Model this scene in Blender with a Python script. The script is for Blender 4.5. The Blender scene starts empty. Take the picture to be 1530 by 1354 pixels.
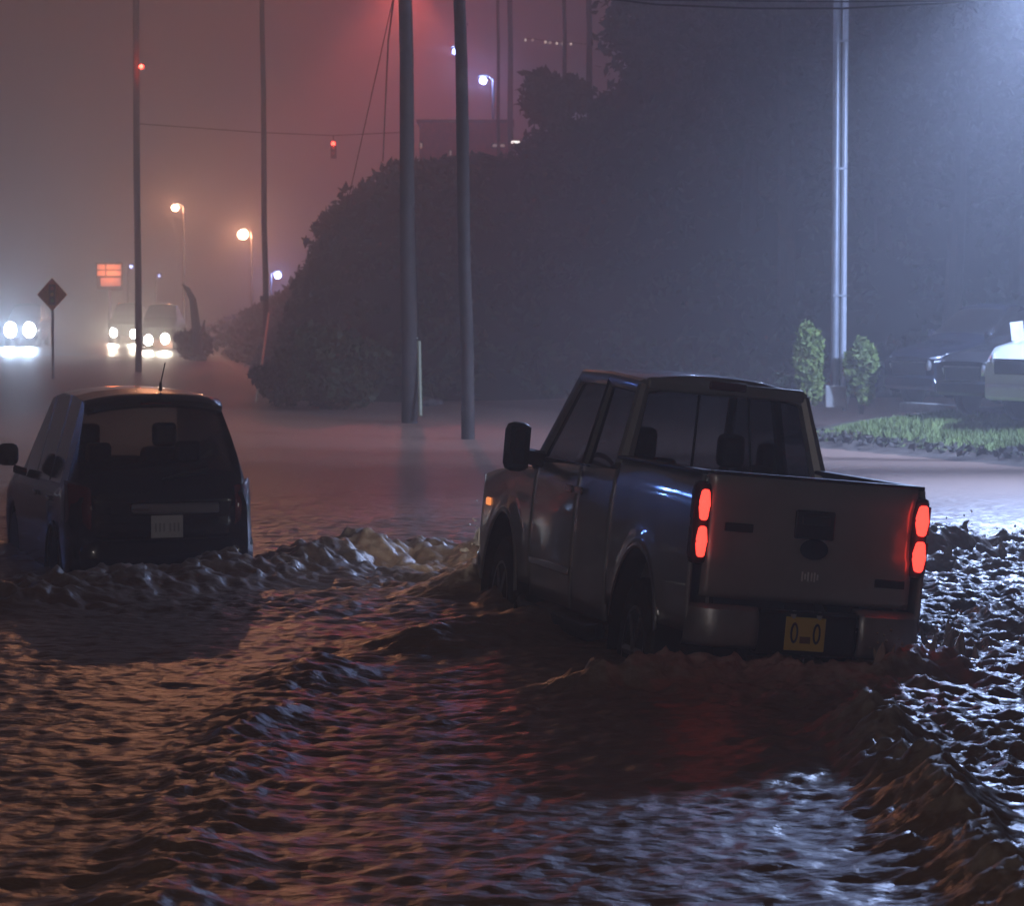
import bpy, bmesh, math, random
import numpy as np
from mathutils import Vector, Matrix

random.seed(7)
rng = np.random.default_rng(11)
sc = bpy.context.scene
C = sc.collection
R = math.radians

# ------------------------------------------------------------------ camera
F, HC, YH = 4100.0, 2.0, 434.0          # focal length in photo pixels, eye height over the water, horizon row
PIT = math.atan((677 - YH) / F)
cam_d = bpy.data.cameras.new("camera")
cam = bpy.data.objects.new("camera", cam_d)
C.objects.link(cam)
cam.location = (0, 0, HC)
cam.rotation_euler = (math.pi / 2 - PIT, 0, 0)
cam_d.sensor_fit = 'HORIZONTAL'
cam_d.sensor_width = 36
cam_d.lens = F * 36 / 1530
cam_d.clip_start = 0.1
cam_d.clip_end = 5000
cam_d.dof.use_dof = True
cam_d.dof.focus_distance = 15.5
cam_d.dof.aperture_fstop = 8.0
sc.camera = cam

# ------------------------------------------------------------------ world, weak night sun, exposure
w = bpy.data.worlds.new("World")
sc.world = w
w.use_nodes = True
nt = w.node_tree
bg = nt.nodes['Background']
sky = nt.nodes.new('ShaderNodeTexSky')
sky.sky_type = 'NISHITA'
sky.sun_disc = False
sky.sun_elevation = R(4)
sky.sun_rotation = R(20)
sky.air_density = 1.0
sky.dust_density = 4.0
tint = nt.nodes.new('ShaderNodeMix')
tint.data_type = 'RGBA'
tint.blend_type = 'MIX'
tint.inputs[0].default_value = 0.86
tint.inputs[7].default_value = (0.66, 0.43, 0.52, 1)     # rain clouds lit by the town
nt.links.new(sky.outputs[0], tint.inputs[6])
nt.links.new(tint.outputs[2], bg.inputs['Color'])
bg.inputs['Strength'].default_value = 0.012
sun_d = bpy.data.lights.new("sun", 'SUN')
sun_d.energy = 0.004
sun_d.angle = R(20)
sun_d.color = (1, 0.9, 0.85)
sun = bpy.data.objects.new("sun", sun_d)
C.objects.link(sun)
sun.rotation_euler = (R(50), 0, R(20))
sc.view_settings.view_transform = 'Standard'
sc.view_settings.look = 'None'
sc.view_settings.exposure = 0.0
sc.view_settings.gamma = 1.0
sc.view_settings.use_curve_mapping = False
sc.render.engine = 'CYCLES'
sc.cycles.use_denoising = True
sc.cycles.max_bounces = 6
sc.cycles.volume_bounces = 1
sc.cycles.transparent_max_bounces = 12
sc.cycles.caustics_reflective = False
sc.cycles.caustics_refractive = False
sc.cycles.sample_clamp_indirect = 3.0
sc.cycles.use_light_tree = True


def at(px, py, d):
    """world point on the sight line of a photo pixel at depth d"""
    fw = Vector((0, math.cos(PIT), -math.sin(PIT)))
    up = Vector((0, math.sin(PIT), math.cos(PIT)))
    v = fw + Vector((1, 0, 0)) * ((px - 765) / F) + up * ((677 - py) / F)
    v = v * (d / v.y)
    return Vector((0, 0, HC)) + v


def ground(px, py, z=0.0):
    p = at(px, py, 1.0) - Vector((0, 0, HC))
    t = (z - HC) / p.z
    return Vector((0, 0, HC)) + p * t


# ------------------------------------------------------------------ materials
MATS = {}


def mat(name, col, rough=0.5, metal=0.0, var=0.15, scale=6.0, bump=0.0, bscale=40.0, coat=0.0, spec=0.5, emit=None, estr=0.0, ior=None):
    if name in MATS:
        return MATS[name]
    m = bpy.data.materials.new(name)
    m.use_nodes = True
    t = m.node_tree
    b = t.nodes['Principled BSDF']
    b.inputs['Roughness'].default_value = rough
    b.inputs['Metallic'].default_value = metal
    b.inputs['Coat Weight'].default_value = coat
    b.inputs['Coat Roughness'].default_value = 0.035
    b.inputs['Specular IOR Level'].default_value = spec
    if ior:
        b.inputs['IOR'].default_value = ior
    tc = t.nodes.new('ShaderNodeTexCoord')
    n = t.nodes.new('ShaderNodeTexNoise')
    n.inputs['Scale'].default_value = scale
    n.inputs['Detail'].default_value = 6
    t.links.new(tc.outputs['Object'], n.inputs['Vector'])
    r = t.nodes.new('ShaderNodeValToRGB')
    r.color_ramp.elements[0].position = 0.3
    r.color_ramp.elements[1].position = 0.7
    r.color_ramp.elements[0].color = tuple(c * (1 - var) for c in col) + (1,)
    r.color_ramp.elements[1].color = tuple(min(1, c * (1 + var)) for c in col) + (1,)
    t.links.new(n.outputs['Fac'], r.inputs['Fac'])
    t.links.new(r.outputs['Color'], b.inputs['Base Color'])
    if bump:
        n2 = t.nodes.new('ShaderNodeTexNoise')
        n2.inputs['Scale'].default_value = bscale
        n2.inputs['Detail'].default_value = 4
        t.links.new(tc.outputs['Object'], n2.inputs['Vector'])
        bp = t.nodes.new('ShaderNodeBump')
        bp.inputs['Strength'].default_value = bump
        bp.inputs['Distance'].default_value = 0.01
        t.links.new(n2.outputs['Fac'], bp.inputs['Height'])
        t.links.new(bp.outputs['Normal'], b.inputs['Normal'])
    if emit:
        b.inputs['Emission Color'].default_value = tuple(emit) + (1,)
        b.inputs['Emission Strength'].default_value = estr
        m.cycles.emission_sampling = 'NONE'
    MATS[name] = m
    return m


def glass_mat(name, tintc, rough=0.03):
    if name in MATS:
        return MATS[name]
    m = bpy.data.materials.new(name)
    m.use_nodes = True
    t = m.node_tree
    t.nodes.clear()
    o = t.nodes.new('ShaderNodeOutputMaterial')
    mx = t.nodes.new('ShaderNodeMixShader')
    tr = t.nodes.new('ShaderNodeBsdfTransparent')
    tr.inputs[0].default_value = tuple(tintc) + (1,)
    gl = t.nodes.new('ShaderNodeBsdfGlossy')
    gl.inputs['Roughness'].default_value = rough
    n2 = t.nodes.new('ShaderNodeTexNoise')
    n2.inputs['Scale'].default_value = 60
    tc = t.nodes.new('ShaderNodeTexCoord')
    t.links.new(tc.outputs['Object'], n2.inputs['Vector'])
    bp = t.nodes.new('ShaderNodeBump')
    bp.inputs['Strength'].default_value = 0.12
    bp.inputs['Distance'].default_value = 0.003
    t.links.new(n2.outputs['Fac'], bp.inputs['Height'])
    t.links.new(bp.outputs['Normal'], gl.inputs['Normal'])
    fr = t.nodes.new('ShaderNodeFresnel')
    fr.inputs['IOR'].default_value = 1.5
    t.links.new(fr.outputs[0], mx.inputs[0])
    t.links.new(tr.outputs[0], mx.inputs[1])
    t.links.new(gl.outputs[0], mx.inputs[2])
    t.links.new(mx.outputs[0], o.inputs['Surface'])
    MATS[name] = m
    return m


def lens_mat(name, col, strength):
    return mat(name, (0.6, 0.6, 0.6), 0.3, emit=col, estr=strength, var=0.02)


M_SILVER = mat('truck_paint', (0.36, 0.36, 0.37), 0.34, 0.3, 0.10, 3, 0.05, 300, coat=1.0)
M_DARKBLUE = mat('suv_paint', (0.006, 0.008, 0.014), 0.22, 0.2, 0.15, 3, 0.05, 300, coat=0.8)
M_CHROME = mat('chrome', (0.62, 0.62, 0.64), 0.16, 1.0, 0.08, 8, 0.05, 120)
M_BUMPER = mat('steel_bumper', (0.42, 0.42, 0.44), 0.36, 0.6, 0.14, 6, 0.1, 80)
M_BLACK = mat('black_plastic', (0.018, 0.018, 0.02), 0.42, 0.0, 0.2, 20, 0.1, 200)
M_TYRE = mat('tyre_rubber', (0.022, 0.021, 0.02), 0.7, 0.0, 0.3, 14, 0.4, 90)
M_RIM = mat('alloy', (0.4, 0.4, 0.41), 0.35, 0.9, 0.1)
M_SEAT = mat('seat_cloth', (0.035, 0.034, 0.036), 0.9, 0.0, 0.2, 30)
M_GLASS = glass_mat('tinted_glass', (0.20, 0.20, 0.215))
M_GLASSCLEAR = glass_mat('clear_glass', (0.72, 0.74, 0.74))
M_WOOD = mat('pole_wood', (0.06, 0.045, 0.036), 0.75, 0, 0.35, 5, 0.5, 30)
M_STEEL = mat('galvanised_steel', (0.40, 0.42, 0.45), 0.42, 0.55, 0.12, 7, 0.1, 60)
M_CABLE = mat('cable', (0.02, 0.02, 0.02), 0.6)


# ------------------------------------------------------------------ mesh helpers
class MB:
    def __init__(s):
        s.v, s.f = [], []

    def add(s, vs, fs):
        o = len(s.v)
        s.v += [tuple(p) for p in vs]
        s.f += [tuple(i + o for i in f) for f in fs]
        return s

    def box(s, c, d, rot=None):
        vs = []
        for k in range(8):
            p = Vector(((k & 1) - .5, ((k >> 1) & 1) - .5, ((k >> 2) & 1) - .5))
            p = Vector((p.x * d[0], p.y * d[1], p.z * d[2]))
            if rot is not None:
                p = rot @ p
            vs.append(p + Vector(c))
        return s.add(vs, [(0, 2, 3, 1), (4, 5, 7, 6), (0, 1, 5, 4), (2, 6, 7, 3), (0, 4, 6, 2), (1, 3, 7, 5)])

    def tube(s, pts, rad, n=8, cap=True):
        pts = [Vector(p) for p in pts]
        if not hasattr(rad, '__len__'):
            rad = [rad] * len(pts)
        rings = []
        prev = None
        for i, p in enumerate(pts):
            a = pts[max(i - 1, 0)]
            b = pts[min(i + 1, len(pts) - 1)]
            t = (b - a).normalized()
            u = prev if prev is not None else (Vector((1, 0, 0)) if abs(t.x) < .9 else Vector((0, 1, 0)))
            u = (u - t * u.dot(t)).normalized()
            prev = u
            q = t.cross(u)
            rings.append([p + (u * math.cos(2 * math.pi * k / n) + q * math.sin(2 * math.pi * k / n)) * rad[i] for k in range(n)])
        vs = [p for r in rings for p in r]
        fs = []
        for i in range(len(rings) - 1):
            for k in range(n):
                fs.append((i * n + k, i * n + (k + 1) % n, (i + 1) * n + (k + 1) % n, (i + 1) * n + k))
        if cap:
            fs.append(tuple(range(n - 1, -1, -1)))
            fs.append(tuple((len(rings) - 1) * n + k for k in range(n)))
        return s.add(vs, fs)

    def lathe(s, prof, c, axis='z', n=20):
        """prof: list of (radius, height)"""
        vs = []
        for r, h in prof:
            for k in range(n):
                a = 2 * math.pi * k / n
                p = (r * math.cos(a), r * math.sin(a), h)
                if axis == 'x':
                    p = (p[2], p[0], p[1])
                elif axis == 'y':
                    p = (p[0], p[2], p[1])
                vs.append(Vector(p) + Vector(c))
        fs = []
        for i in range(len(prof) - 1):
            for k in range(n):
                fs.append((i * n + k, i * n + (k + 1) % n, (i + 1) * n + (k + 1) % n, (i + 1) * n + k))
        fs.append(tuple(range(n)))
        fs.append(tuple((len(prof) - 1) * n + k for k in range(n)))
        return s.add(vs, fs)

    def grid(s, P):
        """P: 2D list of points"""
        nr, nc = len(P), len(P[0])
        vs = [p for r in P for p in r]
        fs = [(i * nc + j, i * nc + j + 1, (i + 1) * nc + j + 1, (i + 1) * nc + j) for i in range(nr - 1) for j in range(nc - 1)]
        return s.add(vs, fs)

    def build(s, name, m, parent=None, smooth=True, sc3=None, bevel=0.0, solid=0.0, angle=38, fixn=True):
        me = bpy.data.meshes.new(name)
        v = s.v
        if sc3:
            v = [(p[0] * sc3[0], p[1] * sc3[1], p[2] * sc3[2]) for p in v]
        me.from_pydata([tuple(p) for p in v], [], s.f)
        if fixn:
            b = bmesh.new()
            b.from_mesh(me)
            bmesh.ops.recalc_face_normals(b, faces=b.faces)
            b.to_mesh(me)
            b.free()
        me.materials.append(m)
        if smooth:
            me.polygons.foreach_set('use_smooth', [True] * len(me.polygons))
            me.set_sharp_from_angle(angle=R(angle))
        o = bpy.data.objects.new(name, me)
        C.objects.link(o)
        if parent:
            o.parent = parent
        if solid:
            md = o.modifiers.new('solid', 'SOLIDIFY')
            md.thickness = solid
            md.offset = -1
        if bevel:
            md = o.modifiers.new('bevel', 'BEVEL')
            md.width = bevel
            md.segments = 2
            md.limit_method = 'ANGLE'
            md.angle_limit = R(40)
        return o


def tag(o, label=None, cat=None, group=None, kind=None):
    if label:
        o['label'] = label
    if cat:
        o['category'] = cat
    if group:
        o['group'] = group
    if kind:
        o['kind'] = kind
    return o


def empty(name, loc, rz=0, label=None, cat=None, group=None):
    o = bpy.data.objects.new(name, None)
    C.objects.link(o)
    o.location = loc
    o.rotation_euler = (0, 0, rz)
    o.empty_display_size = 0.2
    return tag(o, label, cat, group)


def point_light(name, loc, energy, col, radius=0.1, parent=None, spot=None, aim=None, blend=0.6):
    d = bpy.data.lights.new(name, 'SPOT' if spot else 'POINT')
    d.energy = energy
    d.color = col
    d.shadow_soft_size = radius
    o = bpy.data.objects.new(name, d)
    C.objects.link(o)
    if spot:
        d.spot_size = spot
        d.spot_blend = blend
    if aim is not None:
        q = (Vector(aim) - Vector(loc)).to_track_quat('-Z', 'Y')
        o.rotation_mode = 'QUATERNION'
        o.rotation_quaternion = q
    o.location = loc
    if parent:
        o.parent = parent
    return o


# ------------------------------------------------------------------ numpy noise
PERM = rng.permutation(512)
GA = rng.random(512) * 2 * np.pi


def pn(x, y, seed=0):
    x = np.asarray(x, float) + seed * 17.31
    y = np.asarray(y, float) + seed * 9.77
    xi = np.floor(x).astype(int)
    yi = np.floor(y).astype(int)
    xf = x - xi
    yf = y - yi
    u = xf * xf * xf * (xf * (xf * 6 - 15) + 10)
    v = yf * yf * yf * (yf * (yf * 6 - 15) + 10)

    def g(ix, iy, dx, dy):
        h = PERM[(PERM[ix & 511] + iy) & 511]
        a = GA[h]
        return np.cos(a) * dx + np.sin(a) * dy
    n00 = g(xi, yi, xf, yf)
    n10 = g(xi + 1, yi, xf - 1, yf)
    n01 = g(xi, yi + 1, xf, yf - 1)
    n11 = g(xi + 1, yi + 1, xf - 1, yf - 1)
    return ((n00 * (1 - u) + n10 * u) * (1 - v) + (n01 * (1 - u) + n11 * u) * v) * 1.5


def np_mesh(name, V, Fq, m, smooth=True):
    me = bpy.data.meshes.new(name)
    me.vertices.add(len(V))
    me.vertices.foreach_set('co', V.astype(np.float32).ravel())
    k = Fq.shape[1]
    me.loops.add(Fq.size)
    me.loops.foreach_set('vertex_index', Fq.astype(np.int32).ravel())
    me.polygons.add(len(Fq))
    me.polygons.foreach_set('loop_start', np.arange(0, Fq.size, k, dtype=np.int32))
    me.polygons.foreach_set('use_smooth', np.full(len(Fq), smooth))
    me.update(calc_edges=True)
    me.materials.append(m)
    o = bpy.data.objects.new(name, me)
    C.objects.link(o)
    return o


def grid_faces(nr, nc):
    i, j = np.meshgrid(np.arange(nr - 1), np.arange(nc - 1), indexing='ij')
    a = (i * nc + j).ravel()
    return np.stack([a, a + 1, a + nc + 1, a + nc], 1)


def sstep(a, b, x):
    t = np.clip((x - a) / (b - a), 0, 1)
    return t * t * (3 - 2 * t)


# ------------------------------------------------------------------ setting: ground, water, hill, lot
def lines(segs):
    out = []
    for a, b, st in segs:
        out += list(np.arange(a, b, st))
    return np.array(out)


def geo(a, b, s0, g):
    out = [a]
    s = s0
    while out[-1] < b:
        out.append(out[-1] + s)
        s *= g
    return np.array(out)


# road bed: one sheet reaching the horizon; it climbs out of the flood far down the street
gx = np.concatenate([-geo(30, 420, 3, 1.3)[::-1], lines([(-29, 30, 1.0)]), geo(30, 420, 3, 1.3)])
gy = np.concatenate([-geo(10, 60, 3, 1.3)[::-1], lines([(-9, 140, 1.0)]), geo(140, 900, 4, 1.3)])
X, Y = np.meshgrid(gx, gy)
Z = -0.44 + 0.58 * sstep(66, 92, Y) + 0.02 * pn(X / 3, Y / 3)
M_ROAD = mat('wet_asphalt', (0.05, 0.048, 0.047), 0.35, 0, 0.25, 0.8, 0.4, 20)
o = np_mesh('road', np.stack([X, Y, Z], -1).reshape(-1, 3), grid_faces(*X.shape), M_ROAD)
tag(o, 'dark wet asphalt street under and beyond the flood', 'road', kind='structure')

# flood water ------------------------------------------------------
def poly_dist(X, Y, pts):
    best = np.full(X.shape, 1e9)
    par = np.zeros(X.shape)
    acc = 0
    for (ax, ay), (bx, by) in zip(pts[:-1], pts[1:]):
        dx, dy = bx - ax, by - ay
        L2 = dx * dx + dy * dy
        t = np.clip(((X - ax) * dx + (Y - ay) * dy) / L2, 0, 1)
        d = np.hypot(X - ax - t * dx, Y - ay - t * dy)
        L = math.sqrt(L2)
        par = np.where(d < best, acc + t * L, par)
        best = np.minimum(best, d)
        acc += L
    return best, par


def gp(*pix):
    return [tuple(ground(px, py, 0.0).xy) for px, py in pix]


wx = np.concatenate([-geo(5.0, 90, .05, 1.07)[::-1], lines([(-4.98, 5.0, 0.022)]), geo(5.0, 90, .05, 1.07)])
wy = np.concatenate([-geo(-8.2, 40, .06, 1.1)[::-1], lines([(8.23, 24, 0.024)]), geo(24, 88, .035, 1.012)])
X, Y = np.meshgrid(wx, wy)
near = 1 - sstep(22, 30, Y)
Z = 0.014 * pn(X / 1.5, Y / 0.7, 1) * (0.35 + 0.65 * near)
Z += 0.0095 * pn(X / 0.40, Y / 0.20, 2) * (0.25 + 0.75 * near)
Z += 0.011 * pn(X / 0.19, Y / 0.10, 3) * (0.2 + 0.8 * near)
Z += 0.008 * pn(X / 0.09, Y / 0.06, 4) * near
ridges = [  # path in photo pixels on the water, height, half width, lumpiness
    (gp((790, 850), (740, 842), (690, 845), (620, 842), (560, 845), (500, 855), (420, 866), (350, 872), (200, 888), (60, 905), (-60, 910)), 0.15, 0.34, 0.9),
    (gp((480, 1005), (420, 1050), (370, 1090), (335, 1150), (295, 1215), (262, 1290), (215, 1380)), 0.045, 0.2, 1.2),
    (gp((1290, 1100), (1340, 1150), (1390, 1215), (1430, 1265), (1490, 1320), (1560, 1385)), 0.105, 0.17, 1.0),
    (gp((1385, 850), (1440, 838), (1530, 832), (1640, 838)), 0.16, 0.36, 1.0),
    (gp((640, 970), (700, 960), (800, 940), (880, 915)), 0.10, 0.30, 0.3),
    (gp((900, 1030), (1010, 1022), (1120, 1020), (1240, 1030), (1330, 1025), (1400, 1015)), 0.07, 0.18, 1.0),
    (gp((700, 890), (745, 850), (790, 905)), 0.10, 0.22, 0.8),
]
foam = np.zeros(X.shape)
T = np.zeros(X.shape)
for pts, hh, ww, lump in ridges:
    d, par = poly_dist(X, Y, pts)
    wob = d * (1 + 0.35 * pn(X / 0.6, Y / 0.6, 5))
    m = np.exp(-(wob / ww) ** 2)
    Z += hh * m * (1 + lump * pn(par / 0.45, d / 0.6, 6))
    T = np.maximum(T, np.exp(-(d / (ww * 1.5)) ** 2) * min(lump, 1) * (.35 if hh < .05 else 1))
# churned areas beside and behind the truck
for (px, py), (rx, ry), s in [((1500, 940), (1.0, 3.4), 1.0), ((1330, 1030), (0.9, 0.9), 0.9), ((1450, 1120), (0.75, 1.4), 0.8), ((1150, 1035), (0.9, 0.45), 0.6),
                              ((250, 905), (2.0, 0.8), 0.45), ((640, 860), (1.2, 1.0), 0.75), ((1480, 860), (0.9, 1.0), 0.9)]:
    c = ground(px, py)
    q = ((X - c.x) / rx) ** 2 + ((Y - c.y) / ry) ** 2
    T = np.maximum(T, s * np.exp(-q))
bill = lambda s, k: np.abs(pn(X / s, Y / s, k))
turb = 0.11 * (0.55 - bill(0.45, 8)) + 0.085 * (0.5 - bill(0.20, 9)) + 0.045 * (0.4 - bill(0.10, 13)) + 0.02 * pn(X / 0.06, Y / 0.06, 10)
Z += T * turb
rough_patch = 0.5 + 0.5 * pn(X / 0.8, Y / 0.8, 12)
foam = np.clip(T * (0.25 + 1.2 * sstep(0.0, 0.12, T * turb)) * (0.4 + rough_patch), 0, 1)
M_WATER = bpy.data.materials.new('flood_water')
M_WATER.use_nodes = True
t = M_WATER.node_tree
b = t.nodes['Principled BSDF']
at_ = t.nodes.new('ShaderNodeAttribute')
at_.attribute_name = 'foam'
tc = t.nodes.new('ShaderNodeTexCoord')
n1 = t.nodes.new('ShaderNodeTexNoise')
n1.inputs['Scale'].default_value = 14
n1.inputs['Detail'].default_value = 8
t.links.new(tc.outputs['Object'], n1.inputs['Vector'])
mul = t.nodes.new('ShaderNodeMath')
mul.operation = 'MULTIPLY'
mp = t.nodes.new('ShaderNodeMapRange')
mp.inputs['From Min'].default_value = 0.34
mp.inputs['From Max'].default_value = 0.62
t.links.new(n1.outputs['Fac'], mp.inputs['Value'])
t.links.new(mp.outputs[0], mul.inputs[0])
t.links.new(at_.outputs['Fac'], mul.inputs[1])
mixc = t.nodes.new('ShaderNodeMix')
mixc.data_type = 'RGBA'
mixc.inputs[6].default_value = (0.26, 0.165, 0.12, 1)
mixc.inputs[7].default_value = (0.50, 0.42, 0.36, 1)
t.links.new(mul.outputs[0], mixc.inputs[0])
t.links.new(mixc.outputs[2], b.inputs['Base Color'])
mr = t.nodes.new('ShaderNodeMapRange')
mr.inputs['To Min'].default_value = 0.32
mr.inputs['To Max'].default_value = 0.55
t.links.new(mul.outputs[0], mr.inputs['Value'])
ruf = t.nodes.new('ShaderNodeAttribute')
ruf.attribute_name = 'ruffle'                 # open water roughened by the rain
rma = t.nodes.new('ShaderNodeMath')
rma.operation = 'MULTIPLY_ADD'
rma.inputs[1].default_value = 0.26
t.links.new(ruf.outputs['Fac'], rma.inputs[0])
t.links.new(mr.outputs[0], rma.inputs[2])
t.links.new(rma.outputs[0], b.inputs['Roughness'])
b.inputs['IOR'].default_value = 1.33
n3 = t.nodes.new('ShaderNodeTexNoise')
n3.inputs['Scale'].default_value = 22
n3.inputs['Detail'].default_value = 5
mpg = t.nodes.new('ShaderNodeMapping')
mpg.inputs['Scale'].default_value = (0.55, 1.0, 1.0)
t.links.new(tc.outputs['Object'], mpg.inputs['Vector'])
t.links.new(mpg.outputs[0], n3.inputs['Vector'])
bp = t.nodes.new('ShaderNodeBump')
bp.inputs['Strength'].default_value = 0.6
bp.inputs['Distance'].default_value = 0.02
t.links.new(n3.outputs['Fac'], bp.inputs['Height'])
t.links.new(bp.outputs['Normal'], b.inputs['Normal'])
o = np_mesh('flood_water', np.stack([X, Y, Z], -1).reshape(-1, 3), grid_faces(*X.shape), M_WATER)
a_ = o.data.attributes.new('foam', 'FLOAT', 'POINT')
a_.data.foreach_set('value', foam.astype(np.float32).ravel())
a_ = o.data.attributes.new('ruffle', 'FLOAT', 'POINT')
a_.data.foreach_set('value', sstep(18, 32, Y).astype(np.float32).ravel())
tag(o, 'rippled muddy brown flood water covering the street', 'water', kind='structure')
WATER_Z = (wx, wy, Z)


def water_z(x, y):
    i = min(max(np.searchsorted(wy, y), 0), len(wy) - 1)
    j = min(max(np.searchsorted(wx, x), 0), len(wx) - 1)
    return float(Z_WATER[i, j])


Z_WATER = Z.copy()

# hill -------------------------------------------------------------
hx = np.concatenate([np.arange(-14, 20, 0.22), geo(20, 160, .4, 1.15)])
hy = np.concatenate([np.arange(44, 74, 0.25), geo(74, 260, .5, 1.15)])
X, Y = np.meshgrid(hx, hy)
prof_px = np.array([250, 290, 330, 400, 440, 470, 500, 540, 580, 620, 770, 800, 880, 960, 1050, 1200, 1530, 3000])
prof_py = np.array([540, 520, 490, 449, 424, 380, 310, 275, 256, 232, 216, 181, 161, 60, -40, -90, -120, -160])
xr = (prof_px - 765) / F * 66
zr = 2 + (434 - prof_py) * 66 / F
xs_at66 = X * 66 / np.maximum(Y, 66)
HR = np.interp(xs_at66, xr, zr) + 0.12
toe = np.interp(X, [-12, -9, -5.5, -4.3, -2, -.5, 1.5, 5, 9, 14], [96, 80, 56, 46.6, 46.2, 47, 48.5, 49, 50, 50])
HILLTOP = HR
rise = sstep(0, 1, np.clip((Y - toe) / 17.0, 0, 1)) * 0.75 + 0.25 * np.clip((Y - toe) / 17.0, 0, 1)
Zh = -0.55 + HR * rise
Zh += (0.22 * pn(X / 1.4, Y / 1.4, 21) + 0.12 * pn(X / .5, Y / .5, 22)) * np.clip(rise * 3, 0, 1)
Zh = np.where(Y < toe, -0.6, Zh)
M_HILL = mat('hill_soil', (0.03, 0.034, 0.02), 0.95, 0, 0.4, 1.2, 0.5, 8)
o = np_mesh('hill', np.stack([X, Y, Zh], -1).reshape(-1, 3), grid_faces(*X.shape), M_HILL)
tag(o, 'steep dark overgrown hillside rising behind the flooded street', 'hill', kind='structure')


def hill_z(x, y):
    i = min(max(np.searchsorted(hy, y), 0), len(hy) - 1)
    j = min(max(np.searchsorted(hx, x), 0), len(hx) - 1)
    return float(Zh[i, j])


# leaf material and leaf clouds
def leaf_mat(name, col):
    return mat(name, col, 0.55, 0, 0.45, 3.0, spec=0.35)


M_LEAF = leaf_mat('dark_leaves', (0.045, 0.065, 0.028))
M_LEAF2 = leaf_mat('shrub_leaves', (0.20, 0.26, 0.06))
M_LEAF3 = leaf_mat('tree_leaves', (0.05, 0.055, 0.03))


def leaf_cloud(P, size, r):
    """one folded leaf (two triangles) per point"""
    n = len(P)
    a = r.normal(size=(n, 3))
    a /= np.linalg.norm(a, axis=1)[:, None]
    b_ = r.normal(size=(n, 3))
    b_ -= a * (a * b_).sum(1)[:, None]
    b_ /= np.linalg.norm(b_, axis=1)[:, None]
    s = size * (0.6 + 0.8 * r.random(n))[:, None]
    V = np.stack([P - a * s, P + b_ * s * .5, P + a * s, P - b_ * s * .5], 1).reshape(-1, 3)
    V[1::4] += np.array([0, 0, -1]) * s * .15
    V[3::4] += np.array([0, 0, -1]) * s * .15
    i = np.arange(n) * 4
    Fq = np.concatenate([np.stack([i, i + 1, i + 2], 1), np.stack([i, i + 2, i + 3], 1)])
    return V, Fq


# leafy undergrowth on the slope
N = 60000
px_ = rng.uniform(-13, 16, N)
py_ = 46 + 54 * rng.random(N) ** 1.6
ii = np.clip(np.searchsorted(hy, py_), 0, len(hy) - 1)
jj = np.clip(np.searchsorted(hx, px_), 0, len(hx) - 1)
zz = Zh[ii, jj]
clump = pn(px_ / 1.1, py_ / 1.1, 31)
keep = (zz > 0.02) & (clump > -0.25)
P = np.stack([px_, py_, zz + 0.35 * np.clip(clump + .25, 0, 1) * rng.random(N)], 1)[keep]
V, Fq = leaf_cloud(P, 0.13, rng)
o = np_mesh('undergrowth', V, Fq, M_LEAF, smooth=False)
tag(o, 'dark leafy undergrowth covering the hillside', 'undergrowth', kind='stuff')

# parking lot behind the verge, on the right
LOTZ = 0.36
e1, e2 = ground(1150, 664), ground(1700, 716)      # water edge of the verge
ed = (e2 - e1).normalized()
en = Vector((-ed.y, ed.x, 0))                       # away from the water
if en.y < 0:
    en = -en


def vpt(s, k, z):
    p = e1 + ed * s + en * k
    return Vector((p.x, p.y, z))


vs = np.arange(-2.2, 26, 0.10)
ks = np.array([-.6, -.3, -.1, 0, .15, .3, .45, .6, .75, .9, 1.1, 1.4, 1.7, 2.0, 2.3, 2.6, 2.9])
S, K = np.meshgrid(vs, ks)
lump = pn(S / .25, K / .2, 41)
Zv = np.interp(K, [-.6, 0, .5, .9, 1.5, 2.9], [-.5, -.02, .05, .13, .24, LOTZ - .01]) + 0.035 * lump * np.exp(-((K - .55) / .4) ** 2) + 0.008 * pn(S / .3, K / .3, 42)
Zv = np.where(S < 0, Zv * sstep(-2.2, -.5, S) - .5 * (1 - sstep(-2.2, -.5, S)), Zv)
PX = e1.x + ed.x * S + en.x * K
PY = e1.y + ed.y * S + en.y * K
M_SOIL = mat('muddy_bank', (0.085, 0.066, 0.05), 0.7, 0, 0.4, 5, 0.6, 25)
o = np_mesh('verge', np.stack([PX, PY, Zv], -1).reshape(-1, 3), grid_faces(*S.shape), M_SOIL)
tag(o, 'muddy bank between the flood and the car park', 'verge', kind='structure')
kl = ks[ks >= .6]
S, K = np.meshgrid(vs[vs > -.3], kl)
Zl = np.interp(K, [-.6, 0, .5, .9, 1.5, 2.9], [-.5, -.02, .05, .13, .24, LOTZ - .01]) + 0.035 * pn(S / .25, K / .2, 41) * np.exp(-((K - .55) / .4) ** 2) + 0.008 * pn(S / .3, K / .3, 42) + .008
o = np_mesh('lawn', np.stack([e1.x + ed.x * S + en.x * K, e1.y + ed.y * S + en.y * K, Zl], -1).reshape(-1, 3), grid_faces(*S.shape), mat('lawn_turf', (.13, .17, .04), .8, 0, .3, 3, .6, 60))
tag(o, 'green lawn strip on the bank before the parked cars', 'lawn', kind='structure')
ls, lk = np.meshgrid(np.concatenate([np.arange(-1.2, 26, .4)]), np.array([2.9, 3.0, 4, 6, 9, 12, 14.5]))
PX = e1.x + ed.x * ls + en.x * lk
PY = e1.y + ed.y * ls + en.y * lk
M_LOT = mat('lot_asphalt', (0.085, 0.085, 0.088), 0.4, 0, 0.2, 1.5, 0.4, 30)
o = np_mesh('parking_lot', np.stack([PX, PY, np.full(PX.shape, LOTZ)], -1).reshape(-1, 3), grid_faces(*ls.shape), M_LOT)
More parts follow.
